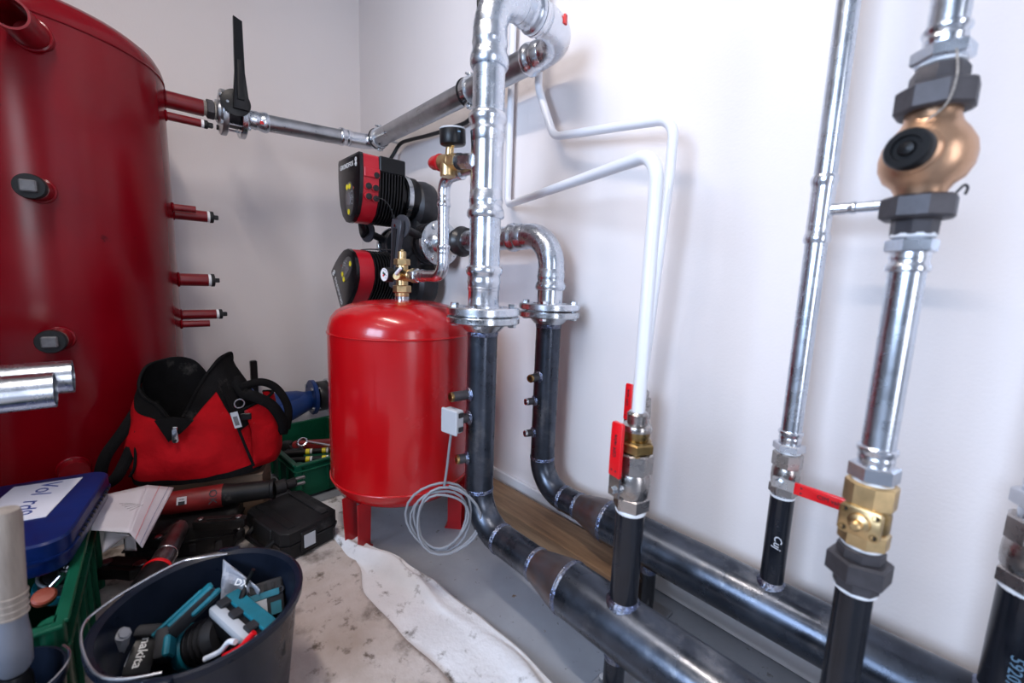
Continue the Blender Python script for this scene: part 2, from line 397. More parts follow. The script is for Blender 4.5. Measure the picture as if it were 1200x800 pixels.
big = ystub(1.462, .115, .030, 0, False); ystub(1.392, .10, .0145, .045, True)
# valve at the tank's top outlet
vx, vz = TX, 1.464
B = thing('butterfly_valve', (vx, -.72, vz-.1), 'black lever butterfly valve between steel flanges at the red tank outlet', 'valve')
MB().lathe([(.027, 0), (.029, .004), (.026, .008), (.026, .018)], (vx, TY+TR+.113, vz), (0, 1, 0), 24).build('thread_hemp', 'hemp', B)
MB().hexn((vx, -.782, vz), (vx, -.757, vz), .036).build('hex_nut', 'malleable', B)
MB().lathe([(.03, 0), (.033, .004), (.031, .008)], (vx, -.757, vz), (0, 1, 0), 24).build('thread_hemp', 'hemp', B)
fA = MB().lathe([(.035, 0), (.042, .004), (.045, .012), (.082, .014), (.084, .017), (.084, .032), (.082, .034)], (vx, -.752, vz), (0, 1, 0), 40).build('flange', 'galvdull', B)
MB().lathe([(.045, 0), (.05, .003), (.05, .04), (.045, .044)], (vx, -.718, vz), (0, 1, 0), 32).build('valve_body', 'castiron', B)
fB = MB().lathe([(.08, 0), (.082, .002), (.082, .018), (.08, .02), (.045, .022), (.04, .03), (.034, .034)], (vx, -.674, vz), (0, 1, 0), 40).build('flange', 'zinc', B)
bolts(B, (vx, -.695, vz), (0, 1, 0), .135, 4, math.pi/4, .0105, .084)
MB().cyl((vx, -.695, vz), (vx+.095, -.695, vz+.02), .017, 16).build('valve_neck', 'castiron', B)
mb = MB(); ca = V((vx+.095, -.698, vz+.018))
mb.lathe([(.047, 0), (.048, .002), (.048, .007), (.045, .008)], ca, (1, -.1, 0), 40)
for k in range(14):
    a = math.radians(60+k*7); u, v, w = fr((1, -.1, 0)); mb.box(ca+w*.004+(u*math.cos(a)+v*math.sin(a))*.048, (.006, .0035, .005), Matrix.Rotation(a, 3, 'X'))
mb.build('index_plate', 'blackplastic', B)
lv = MB(); tp = V((vx+.11, -.694, 1.765))
b0 = ca+V((.008, .012, -.012))
lv.prism([(-.026, -.012), (.024, -.012), (.026, .03), (.018, .12), (.017, .30), (-.011, .31), (-.016, .12), (-.024, .03)], b0, (0, 1, 0), (0, 0, 1), (1, 0, 0), .018, .12)
lv.build('lever', 'blackgloss', B); MB().prism([(-.011, .0), (.011, 0), (.006, .14), (-.006, .14)], b0+V((.018, 0, .02)), (0, 1, 0), (0, 0, 1), (1, 0, 0), .006, .2).build('lever_rib', 'blackplastic', B)
for q in ((-.03, -.005), (.026, .03)): MB().cyl(ca+V((.008, q[0], q[1])), ca+V((.013, q[0], q[1])), .005, 10).build('screw', 'zinc', B)

# galvanised pipe from that valve along the left wall, elbow in the corner
PX = TX
P1 = thing('steel_pipe', (PX, -.4, 1.47), 'galvanised pipe on the grey wall from the lever valve to the corner elbow', 'pipe')
mb = MB(); socket(mb, (PX, -.645, vz), (0, 1, 0), .033, .075); mb.build('press_coupling', 'galv', P1)
MB().box((PX+.033, -.60, vz-.012), (.006, .014, .012)).build('sticker', 'stickerred', P1)
MB().cyl((PX, -.60, vz), (PX, -.27, vz+.02), .0335, 28).build('pipe', 'galvdull', P1)
mb = MB(); socket(mb, (PX, -.215, vz+.026), (0, -1, -.05), .033, .06)
mb.tube(bend([(PX, -.23, vz+.022), (PX, -.107, 1.497), (PX+.06, -.107, 1.503)], .06, 10), .0345, 24); mb.build('press_elbow', 'chromeshine', P1)
# top pipe along the right wall
TPZ = 1.505
P2 = thing('steel_pipe', (1.0, -.107, TPZ), 'dull galvanised pipe clamped below the ceiling along the right wall', 'pipe')
MB().cyl((.44, -.107, TPZ), (1.56, -.107, TPZ), .038, 32).build('pipe', 'galvdull', P2)
for x in (.475, 1.205):
    c = MB(); c.lathe([(.041, 0), (.046, .001), (.046, .026), (.041, .027)], (x-.013, -.107, TPZ), (1, 0, 0), 32); cc = c.build('pipe_clamp', 'zinc', P2)
    MB().lathe([(.0385, 0), (.049, .001), (.049, .005), (.0385, .006)], (x-.021, -.107, TPZ), (1, 0, 0), 32).build('rubber_lining', 'rubber', cc)
    MB().cyl((x, -.062, TPZ), (x, -.002, TPZ), .006, 10).build('clamp_rod', 'zinc', cc)
    for s in (1, -1):
        MB().box((x, -.107, TPZ+s*.053), (.018, .018, .012), None, .002).build('clamp_ear', 'zinc', cc); MB().cyl((x, -.128, TPZ+s*.053), (x, -.09, TPZ+s*.053), .004, 8).build('clamp_bolt', 'zinc', cc)

# ================================================================== RISER 1 (front) and RISER 2 (back)
x1, y1, x2, y2, PR = 1.668, -.390, 1.634, -.107, .038
R1 = thing('riser_pipe', (x1, y1, .74), 'tall shiny galvanised riser with swan-neck elbows beside the red vessel', 'pipe')
MB().cyl((x1, y1, .86), (x1, y1, 1.42), PR, 40).build('pipe', 'galv', R1)
mb = MB(); mb.tube(bend([(x1, y1, 1.40), (x1, y1, TPZ), (x1, -.27, TPZ)], .092, 14), PR*1.03, 40); socket(mb, (x1, y1, 1.42), (0, 0, -1), PR, .088, 40); socket(mb, (x1, -.30, TPZ), (0, 1, 0), PR, .055, 40)
mb.build('press_elbow', 'galv', R1)
mb = MB(); mb.tube(bend([(x1, -.225, TPZ), (x1, -.107, TPZ), (1.55, -.107, TPZ)], .098, 14), PR*1.03, 40); socket(mb, (x1, -.2, TPZ), (0, -1, 0), PR, .05, 40); socket(mb, (1.57, -.107, TPZ), (-1, 0, 0), PR, .072, 40)
eb = mb.build('press_elbow', 'chromeshine', R1)
MB().box((x1+.0365, -.175, TPZ+.006), (.006, .012, .022), Matrix.Rotation(.3, 3, 'Z')).build('sticker', 'stickerred', eb)
mb = MB(); socket(mb, (x1, y1, 1.165), (0, 0, 1), PR, .068, 40); socket(mb, (x1, y1, 1.058), (0, 0, -1), PR, .066, 40); mb.cyl((x1, y1, 1.05), (x1, y1, 1.17), PR*1.03, 40)
te = mb.build('press_tee', 'chromeshine', R1)
mb = MB(); socket(mb, (x1, y1, .815), (0, 0, 1), PR, .062, 40); mb.lathe([(PR*1.0, 0), (PR*1.02, .002), (PR*1.02, .05), (PR*1.1, .055)], (x1, y1, .77), n=40); mb.build('press_coupling', 'chromeshine', R1)
def flange(par, x, y, z0, z1, r=.0925, m='chromeshine'):
    h = z1-z0
    return MB().lathe([(r-.003, 0), (r, .003), (r, h-.003), (r-.003, h), (.05, h), (.05, h+.002), (.04, h+.002)], (x, y, z0), n=56).build('flange', m, par)
flange(R1, x1, y1, .756, .776); bolts(R1, (x1, y1, .7555), (0, 0, 1), .148, 4, math.radians(-48), .0105, .041)
R2 = thing('riser_pipe', (x2, y2, .74), 'short galvanised bend from the bolted flange towards the pump', 'pipe')
mb = MB(); pz = .985
mb.tube(bend([(x2, y2, .87), (x2, y2, pz), (1.50, y2, pz)], .10, 16), PR*1.03, 40)
socket(mb, (x2, y2, .885), (0, 0, -1), PR, .065, 40); socket(mb, (1.525, y2, pz), (-1, 0, 0), PR, .075, 40)
e2 = mb.build('press_elbow', 'galv', R2)
MB().lathe([(.001, 0), (.013, 0), (.013, .001), (.001, .001)], (x2-.0205, y2-.012, pz-.0065), (.62, -.25, .74), 4).build('sticker', 'stickerred', e2)
MB().lathe([(PR*1.02, 0), (PR*1.02, .06)], (x2, y2, .77), n=40).build('neck', 'chromeshine', R2)
MB().cyl((1.21, y2, pz), (1.47, y2, pz), PR, 32).build('pipe', 'galv', R2)
flange(R2, x2, y2, .762, .781); bolts(R2, (x2, y2, .7605), (0, 0, 1), .148, 4, math.radians(-60), .0105, .040)

# ================================================================== WELDED BLACK HEADERS
HZ, HR = .19, .0572
def header(x, y, zf, w2, w3, w4, label, sens, legx, stubs):
    H = thing('header_pipe', (x, y, 0), label, 'pipe')
    fl_ = MB().lathe([(.044, -.022), (.0605, -.004), (.089, -.002), (.0925, .001), (.0925, .013), (.0895, .016)], (x, y, zf-.016), n=56).build('flange', 'zinc', H)
    MB().cyl((x, y, .285), (x, y, zf-.03), PR, 40).build('pipe', 'blacksteel', H)
    MB().tube(bend([(x, y, .30), (x, y, HZ), (w2+.002, y, HZ)], .098, 14), PR*1.005, 40).build('elbow', 'blacksteel', H)
    MB().cyl((w2-.005, y, HZ), (w3+.005, y, HZ), PR, 40).build('pipe', 'blacksteel', H)
    MB().lathe([(PR, 0), (PR*1.03, .01), (PR*1.22, .04), (HR*.9, .062), (HR*.99, .085), (HR, w4-w3)], (w3, y, HZ), (1, 0, 0), 40).build('reducer', 'redsteel', H)
    MB().lathe([(HR, 0), (HR, 3.3-w4), (HR*.8, 3.32-w4), (HR*.4, 3.335-w4)], (w4, y, HZ), (1, 0, 0), 48).build('header_body', 'blacksteel', H)
    for c, ax, r in (((x, y, zf-.045), (0, 0, 1), PR), ((x, y, .29), (0, 0, 1), PR), ((w2, y, HZ), (1, 0, 0), PR), ((w3, y, HZ), (1, 0, 0), PR), ((w4, y, HZ), (1, 0, 0), HR)):
        MB().lathe([(r*.99, -.0065), (r+.0016, -.003), (r+.0008, -.001), (r+.002, .0015), (r+.0014, .004), (r*.99, .007)], c, ax, 40).build('weld_bead', 'weld', H)
    for sx, sr, zt in stubs:
        zb = HZ+HR*.9
        MB().cyl((sx, y, zb), (sx, y, zt), sr, 32).build('branch_stub', 'stubblack', H)
        MB().lathe([(sr+.008, -.006), (sr+.006, .001), (sr+.0025, .005), (sr-.001, .009)], (sx, y, HZ+HR-.003), n=32).build('weld_bead', 'weld', H)
    for lx in legx:
        lg = MB().cyl((lx, y, .008), (lx, y, HZ-HR*.8), .0205, 24).build('support_leg', 'stubblack', H)
        MB().cyl((lx, y, HZ-HR-.018), (lx, y, HZ-HR+.006), .0215, 24).build('weld_ring', 'weld', lg)
        MB().box((lx, y, .005), (.11, .09, .008), None, .002).build('foot_plate', 'galvdull', lg)
        for s in (-1, 1): MB().hexn((lx+s*.042, y-s*.028, .009), (lx+s*.042, y-s*.028, .018), .009).build('anchor_bolt', 'zinc', lg)
    return H
H1 = header(x1, y1, .753, 1.766, 1.892, 1.99, 'welded black steel header standing off the wall beside the white cloth', None, (2.113, 3.05), ((2.121, .026, .435), (2.444, .0195, .47)))
H2 = header(x2, y2, .757, 1.732, 1.79, 1.895, 'welded black steel header against the wall above the timber beam', None, (2.022, 2.9), ((1.962, .0215, .44), (2.291, .0212, .44), (2.607, .03, .42)))
def sensor_pocket(H, p0, p1, r=.0125, kind='brass'):
    s = MB().cyl(p0, p1, r, 20).build('sensor_pocket', 'malleable', H); ax = (V(p1)-V(p0)).normalized()
    MB().lathe([(r+.007, 0), (r+.002, .004), (r-.001, .007)], V(p0)+ax*.0, ax, 20).build('weld_bead', 'weld', s)
    if kind:
        MB().lathe([(r*.98, 0), (r*1.02, .003), (r*.9, .007), (r*.5, .007), (r*.45, -.006), (0, -.006)], p1, ax, 16).build('pocket_plug', 'brassdull' if kind == 'brass' else 'zinc', s)
    return s
sensor_pocket(H1, (x1-.004, y1-PR+.001, .553), (x1-.008, y1-PR-.046, .553))
sensor_pocket(H1, (x1-.004, y1-PR+.001, .492), (x1-.006, y1-PR-.030, .492), kind=None)
sensor_pocket(H1, (x1-.008, y1-PR+.002, .381), (x1-.014, y1-PR-.020, .381))
sensor_pocket(H2, (x2, y2-PR+.001, .557), (x2+.004, y2-PR-.032, .557))
sensor_pocket(H2, (x2-.012, y2-PR+.003, .478), (x2-.018, y2-PR-.022, .478), .011, 'zinc')
sensor_pocket(H2, (x2-.012, y2-PR+.003, .376), (x2-.018, y2-PR-.020, .376), .011, 'zinc')
t_ = text('flange_stamp', 'EN1092-1', .0105, (x1+.062, y1-.071, .7455), (.755, .655, 0), (0, 0, 1), 'castiron', H1)
# 59207 stencil on the right hand stub, chalk mark on the middle one
d3 = (V((CAM.x, CAM.y, 0))-V((2.607, y2, 0))).normalized(); r3 = V((0, 0, 1)).cross(d3)
text('stencil_number', '59207', .020, V((2.607, y2, .305))+d3*.0302+r3*.004, (0, 0, -1), r3, 'inkblue', H2)
MATS['chalk'] = mat('chalk', (.6, .62, .66), 0, .8); MATS['stencil'] = mat('stencil', (.12, .22, .32), 0, .6)
bpy.data.objects['stencil_number'].data.materials[0] = MATS['stencil']
d2 = (V((CAM.x, CAM.y, 0))-V((2.291, y2, 0))).normalized(); r2_ = V((0, 0, 1)).cross(d2)
text('chalk_mark', 'Cuj', .020, V((2.291, y2, .345))+d2*.0214+r2_*.002, (0, 0, -1), r2_, 'chalk', H2, shear=.3)

# ================================================================== BALL VALVES
def ball_valve(x, y, z0, z1, r, label, stem, lever, body='nickel', group=None, tape=True):
    # z0..z1 overall; stem direction, lever direction
    B = thing('ball_valve', (x, y, z0), label, 'valve', group); h = z1-z0
    MB().lathe([(r*.86, 0), (r*.9, .003), (r*.84, .008)], (x, y, z0-.004), n=24).build('thread_tape', 'tape', B)
    MB().hexn((x, y, z0+.003), (x, y, z0+h*.26), r*1.05, .3).build('hex_end', body, B)
    MB().lathe([(r*.88, h*.24), (r*.98, h*.30), (r*1.02, h*.42), (r*1.0, h*.60), (r*.9, h*.68)], (x, y, z0), n=28).build('valve_body', body, B)
    MB().hexn((x, y, z0+h*.66), (x, y, z1), r*1.07, .3, 8).build('hex_end', body, B)
    if lever is not None:
        s = V(stem).normalized(); c = V((x, y, z0+h*.42)); L = V(lever).normalized()
        MB().cyl(c, c+s*(r*1.0+.014), r*.32, 12).build('stem', 'zinc', B)
        e = c+s*(r+.012); q = s.cross(L)
        W = .022 if r < .03 else .026
        lb = MB().prism([(-.5*W, -.012), (.5*W, -.012), (.5*W, .03), (-.5*W, .03)], e, q, L, s, .003).build('lever_plate', 'zinc', B)
        ll = .118 if r < .03 else .125
        lr = MB().prism([(-.5*W, .026), (.5*W, .026), (.5*W, ll-.004), (.38*W, ll), (-.38*W, ll), (-.5*W, ll-.004)], e-s*.002, q, L, s, .008, .06).build('lever_grip', 'leverred', B)
        text('lever_text', 'CIM valve', .0105, e+s*.0066+L*.083, L, s.cross(L) if True else q, 'inkdark', lr)
        for dx in (-.005, .005): MB().prism([(-.0022, 0), (.0022, 0), (0, .004)], e+s*.0058+L*.036+q*dx, q, L, s, .0006).build('lever_arrow', 'inkdark', lr)
        MB().hexn(e+s*.003, e+s*.009, .007).build('lever_nut', 'zinc', B)
    return B
# valve under white pipe, on the front header
BA = ball_valve(2.121, -.39, .432, .545, .031, 'nickel ball valve with upright red lever on the front black header', (-.25, -1, 0), (0, 0, 1))
MB().hexn((2.121, -.39, .546), (2.121, -.39, .565), .033, .1).build('brass_nut', 'brassdull', BA)
MB().lathe([(.026, 0), (.026, .003), (.022, .004), (.024, .012), (.024, .020), (.018, .024)], (2.121, -.39, .565), n=24).build('union', 'brassdull', BA)
MB().lathe([(.026, 0), (.0265, .006), (.025, .01), (.018, .012), (.019, .03), (.0155, .034)], (2.121, -.39, .585), n=24).build('union_sleeve', 'nickel', BA)
BB = ball_valve(1.962, y2, .438, .545, .026, 'nickel ball valve with upright red lever on the rear header, behind the other upright one', (-.25, -1, 0), (0, 0, 1))
MB().lathe([(.026, 0), (.026, .016), (.02, .018), (.02, .034), (.0145, .038)], (1.962, y2, .545), n=24).build('union_sleeve', 'nickel', BB)
# white coated pipes
W1 = MB().tube(bend([(1.335, -.028, 2.63), (1.335, -.028, 1.112), (2.118, -.385, 1.062), (2.121, -.39, .60)], [.035, .055], 10), .0118, 20).build('water_pipe', 'whitepipe')
tag(W1, 'white coated pipe bending diagonally off the wall down to the front ball valve', 'pipe')
W2 = MB().tube(bend([(1.49, -.05, 2.63), (1.49, -.05, 1.45), (1.575, -.06, 1.283), (1.99, -.105, 1.222), (1.990, y2, 1.1), (1.962, y2, .57)], [.1, .06, .05, .2], 10), .0118, 20).build('water_pipe', 'whitepipe')
tag(W2, 'white coated pipe running close along the wall down to the rear ball valve', 'pipe')

# middle pipe (thin looking) on the rear header
xt, yt = 2.291, y2; tr = .0177
BV = ball_valve(xt, yt, .437, .527, .0245, 'nickel ball valve with red lever turned sideways on the rear header', (0, -1, 0), (1, -.02, -.01))
PT = thing('steel_pipe', (xt, yt, .53), 'shiny galvanised upright pipe with a side tee above the sideways red lever', 'pipe')
MB().lathe([(.020, 0), (.022, .003), (.020, .006)], (xt, yt, .526), n=24).build('thread_tape', 'tape', PT)
mb = MB(); mb.hexn((xt, yt, .53), (xt, yt, .546), .0275, .2); socket(mb, (xt, yt, .546), (0, 0, 1), tr, .026, 24); mb.build('press_adapter', 'chromeshine', PT)
MB().cyl((xt, yt, .56), (xt, yt, 2.63), tr, 28).build('pipe', 'galv', PT)
mb = MB(); mb.cyl((xt, yt, .955), (xt, yt, 1.03), tr*1.07, 28); socket(mb, (xt, yt, 1.0), (0, 0, 1), tr, .05, 28); socket(mb, (xt, yt, .98), (0, 0, -1), tr, .05, 28)
mb.cyl((xt, yt, .989), (xt+.035, yt, .989), .0105, 20); socket(mb, (xt+.026, yt, .989), (1, 0, 0), .0092, .026, 20); mb.build('press_tee', 'chromeshine', PT)
MB().tube(bend([(xt+.045, yt, .989), (2.434, yt, .989), (2.434, -.372, .989)], .022, 8), .0092, 20).build('branch_pipe', 'galv', PT)
# right pipe with check valve on the front header
xk, yk = 2.444, -.39; tk = .0167
PK = thing('steel_pipe', (xk, yk, .47), 'galvanised upright pipe carrying the bronze check valve and brass valve', 'pipe')
MB().cyl((xk, yk, .645), (xk, yk, .885), tk, 28).build('pipe', 'galv', PK)
MB().cyl((xk, yk, 1.10), (xk, yk, 2.63), tk, 28).build('pipe', 'galv', PK)
mb = MB(); socket(mb, (xk, yk, .635), (0, 0, 1), tk, .024, 28); mb.hexn((xk, yk, .616), (xk, yk, .636), .0255, .3); mb.build('press_adapter', 'chromeshine', PK)
mb = MB(); socket(mb, (xk, yk, .893), (0, 0, -1), tk, .026, 28); mb.hexn((xk, yk, .889), (xk, yk, .904), .0235, .3); mb.build('press_adapter', 'chromeshine', PK)
mb = MB(); socket(mb, (xk, yk, 1.103), (0, 0, 1), tk, .020, 28); mb.hexn((xk, yk, 1.088), (xk, yk, 1.103), .0265, .3); mb.build('press_adapter', 'chromeshine', PK)
for z in (.612, .904, 1.083): MB().lathe([(.016, 0), (.0205, .002), (.019, .006), (.015, .007)], (xk, yk, z), n=24).build('thread_tape', 'tape', PK)
BK = thing('brass_valve', (xk, yk, .47), 'brass valve body with bare four-hole plate over a dark hexagon union', 'valve')
MB().lathe([(.019, 0), (.0225, .003), (.0215, .007)], (xk, yk, .466), n=24).build('thread_tape', 'tape', BK)
MB().lathe([(.0235, 0), (.024, .014), (.0225, .016)], (xk, yk, .472), n=8).build('union_tail', 'malleable', BK)
MB().hexn((xk, yk, .486), (xk, yk, .514), .034, .35).build('union_nut', 'malleable', BK)
MB().hexn((xk, yk, .513), (xk, yk, .528), .0245, .2, 8).build('union_top', 'malleable', BK)
MB().lathe([(.019, 0), (.022, .003), (.020, .007)], (xk, yk, .527), n=24).build('thread_tape', 'tape', BK)
MB().hexn((xk, yk, .532), (xk, yk, .553), .026, .25, 8).build('hex_end', 'brass', BK)
MB().lathe([(.020, 0), (.0235, .006), (.0235, .026), (.02, .032)], (xk, yk, .551), n=28).build('valve_body', 'brassdull', BK)
MB().hexn((xk, yk, .583), (xk, yk, .614), .0265, .25, 8).build('hex_end', 'brass', BK)
sd = V((-.12, -1, 0)).normalized(); sq = V((0, 0, 1)).cross(sd); cc = V((xk, yk, .568))
pl = MB().prism([(-.021, -.014), (-.018, -.018), (.018, -.018), (.021, -.014), (.021, .014), (.018, .018), (-.018, .018), (-.021, .014)], cc+sd*.022, sq, V((0, 0, 1)), sd, .007, .05).build('mount_plate', 'brass', BK)
for a in (-1, 1):
    for b in (-1, 1): MB().lathe([(.0042, 0), (.0042, .0006), (.0030, .0006), (.0030, 0)], cc+sd*.0286+sq*a*.015+V((0, 0, b*.012)), sd, 12, cap=False).build('plate_hole', 'brassdull', pl); MB().cyl(cc+sd*.0286+sq*a*.015+V((0, 0, b*.012)), cc+sd*.0290+sq*a*.015+V((0, 0, b*.012)), .003, 10).build('plate_hole', 'plugblack', pl)
MB().lathe([(.012, 0), (.011, .005), (.006, .007), (.006, .016), (.004, .018)], cc+sd*.028, sd, 16).build('stem', 'brass', BK)
CK = thing('check_valve', (xk, yk, .92), 'bronze globe check valve with black cap between dark union nuts', 'valve')
MB().lathe([(.0205, 0), (.021, .018), (.019, .02)], (xk, yk, .908), n=8).build('union_tail', 'malleable', CK)
MB().hexn((xk, yk, .925), (xk, yk, .950), .0335, .35, 8).build('union_nut', 'malleable', CK)
MB().lathe([(.021, 0), (.0225, .007), (.026, .013), (.034, .020), (.0395, .032), (.0405, .044), (.0385, .056), (.032, .068), (.026, .076), (.0235, .083), (.0235, .094)], (xk, yk, .948), n=40).build('globe_body', 'bronze', CK)
MB().hexn((xk, yk, 1.037), (xk, yk, 1.064), .0345, .35, 8).build('union_nut', 'malleable', CK)
MB().lathe([(.0245, 0), (.024, .016), (.021, .021)], (xk, yk, 1.062), n=8).build('union_tail', 'malleable', CK)
kd = V((-.22, -1, .0)).normalized(); kc = V((xk, yk, .992))
MB().lathe([(.024, 0), (.023, .012), (.019, .016)], kc+kd*.024, kd, 28).build('cap_boss', 'bronze', CK)
MB().lathe([(.018, 0), (.0205, .002), (.0205, .013), (.0185, .016), (.013, .016), (.012, .013), (.008, .013), (.006, .016), (0, .017)], kc+kd*.039, kd, 28).build('cap', 'blackplastic', CK)
MB().tube(spline([(xk+.012, yk-.028, 1.088), (xk+.016, yk-.036, 1.06), (xk+.012, yk-.034, 1.035), (xk-.002, yk-.03, 1.022)]), .001, 6).build('hemp_strand', 'hemp', CK)
MB().tube(spline([(xk+.028, yk+.012, .953), (xk+.033, yk+.01, .960), (xk+.036, yk+.01, .957), (xk+.035, yk+.01, .950)]), .0013, 8).build('wire_end', 'castiron', CK)
# far right valve on the rear header
B3 = ball_valve(2.607, y2, .42, .53, .034, 'large nickel valve on the stencilled black stub at the header end', (0, -1, 0), None)
MB().hexn((2.607, y2, .545), (2.607, y2, .57), .036).build('hex_adapter', 'chromeshine', B3)
MB().cyl((2.607, y2, .53), (2.607, y2, 2.63), .026, 28).build('pipe', 'galv', B3)

# ================================================================== PUMP GROUP
CP = thing('rubber_compensator', (1.17, y2, pz-.06), 'black rubber bellows joint behind the galvanised riser', 'joint')
MB().lathe([(.03, 0), (.046, .006), (.046, .012), (.038, .02), (.05, .03), (.056, .04), (.05, .05), (.038, .06), (.046, .068), (.046, .074), (.03, .08)], (1.135, y2, pz), (1, 0, 0), 36).build('bellows', 'rubber', CP)
for xx in (1.146, 1.204): MB().ring((xx, y2, pz), (1, 0, 0), .045, .004, 36, 8).build('bellows_ring', 'castiron', CP)
MB().ring((1.175, y2, pz), (1, 0, 0), .0545, .0025, 36, 8).build('bellows_bead', 'castiron', CP)
MB().lathe([(.026, 0), (.03, .012), (.034, .03), (.03, .042)], (1.10, y2, pz), (1, 0, 0), 28).build('reducer', 'chromeshine', CP)
MB().box((1.113, y2-.03, pz+.012), (.01, .006, .012)).build('sticker', 'stickerred', CP)
FL = thing('pipe_flange', (1.02, y2, pz-.09), 'round zinc flange with bolts beside the pump valve', 'flange')
MB().lathe([(.088, 0), (.09, .002), (.09, .018), (.087, .02), (.045, .021), (.034, .03), (.03, .05), (.026, .085)], (1.008, y2, pz), (1, 0, 0), 48).build('flange', 'zinc', FL)
bolts(FL, (.985, y2, pz), (1, 0, 0), .142, 6, .5, .0105, .085)
def butterfly(xc, label):
    B = thing('butterfly_valve', (xc, y2, pz-.09), label, 'valve')
    MB().lathe([(.05, 0), (.078, .002), (.08, .006), (.08, .038), (.078, .042), (.05, .044)], (xc-.022, y2, pz), (1, 0, 0), 40).build('valve_body', 'castiron', B)
    MB().cyl((xc, y2-.06, pz+.02), (xc, -.255, pz+.05), .016, 16).build('valve_neck', 'castiron', B)
    c = V((xc, -.258, pz+.052))
    MB().lathe([(.044, 0), (.045, .002), (.045, .008), (.042, .009)], c+V((0, .006, 0)), (.25, -1, 0), 32).build('index_plate', 'greyplastic', B)
    return B, c
BU, c = butterfly(.982, 'grey lever butterfly valve beside the zinc flange of the pump')
u = V((1, .25, 0)).normalized(); w = V((.25, -1, 0)).normalized()
dn = V((-.16, 0, -1)).normalized(); sd_ = dn.cross(w).normalized()
MB().prism([(-.024, -.024), (.024, -.024), (.028, 0), (.022, .05), (.017, .11), (.017, .235), (-.010, .24), (-.017, .11), (-.023, .05), (-.028, 0)], c+w*.006, sd_, dn, w, .022, .12).build('lever', 'greyplastic', BU)
MB().prism([(-.01, .01), (.01, .01), (.005, .2), (-.005, .2)], c+w*.027, sd_, dn, w, .006, .2).build('lever_rib', 'castiron', BU)
MB().cyl(c+w*.026, c+w*.033, .006, 10).build('screw', 'zinc', BU)
BU2, c = butterfly(.668, 'black lever butterfly valve on the corner side of the pump')
dn = V((-.45, 0, .75)).normalized(); sd_ = dn.cross(w).normalized()
MB().prism([(-.02, -.02), (.02, -.02), (.024, 0), (.014, .06), (.013, .15), (-.009, .15), (-.014, .06), (-.024, 0)], c+w*.006, sd_, dn, w, .02, .12).build('lever', 'blackgloss', BU2)
P3 = thing('steel_pipe', (.5, y2, .0), 'galvanised drop pipe behind the pump near the corner', 'pipe')
MB().lathe([(.03, 0), (.034, .03), (.045, .035), (.088, .036), (.09, .038), (.09, .054), (.088, .056)], (.59, y2, pz), (1, 0, 0), 36).build('flange', 'zinc', P3)
MB().tube(bend([(.60, y2, pz), (.50, y2, pz), (.50, y2, .0)], .07, 10), .033, 24).build('pipe', 'galvdull', P3)
# twin pump
PM = thing('twin_pump', (.82, y2, .6), 'red and black twin circulation pump with two motor heads above the red vessel', 'pump')
mb = MB(); mb.lathe([(.06, 0), (.085, .002), (.085, .018), (.06, .02), (.05, .04), (.055, .09), (.07, .13), (.055, .17), (.05, .2), (.06, .232), (.085, .234), (.085, .25), (.06, .252)], (.701, y2, pz), (1, 0, 0), 36)
for s in (1, -1): mb.lathe([(.05, 0), (.098, .02), (.105, .05), (.1, .09), (.085, .105)], (.83, -.035, pz+s*.165), (0, -1, 0), 36)
mb.box((.83, -.095, pz), (.13, .10, .36), None, .03, 2); mb.build('pump_housing', 'castiron', PM)
SH = [(-.104, .115), (-.098, .122), (.098, .122), (.104, .115), (.106, .06), (.102, .0), (.092, -.05), (.070, -.092), (.035, -.117), (0, -.124), (-.035, -.117), (-.070, -.092), (-.092, -.05), (-.102, .0), (-.106, .06)]
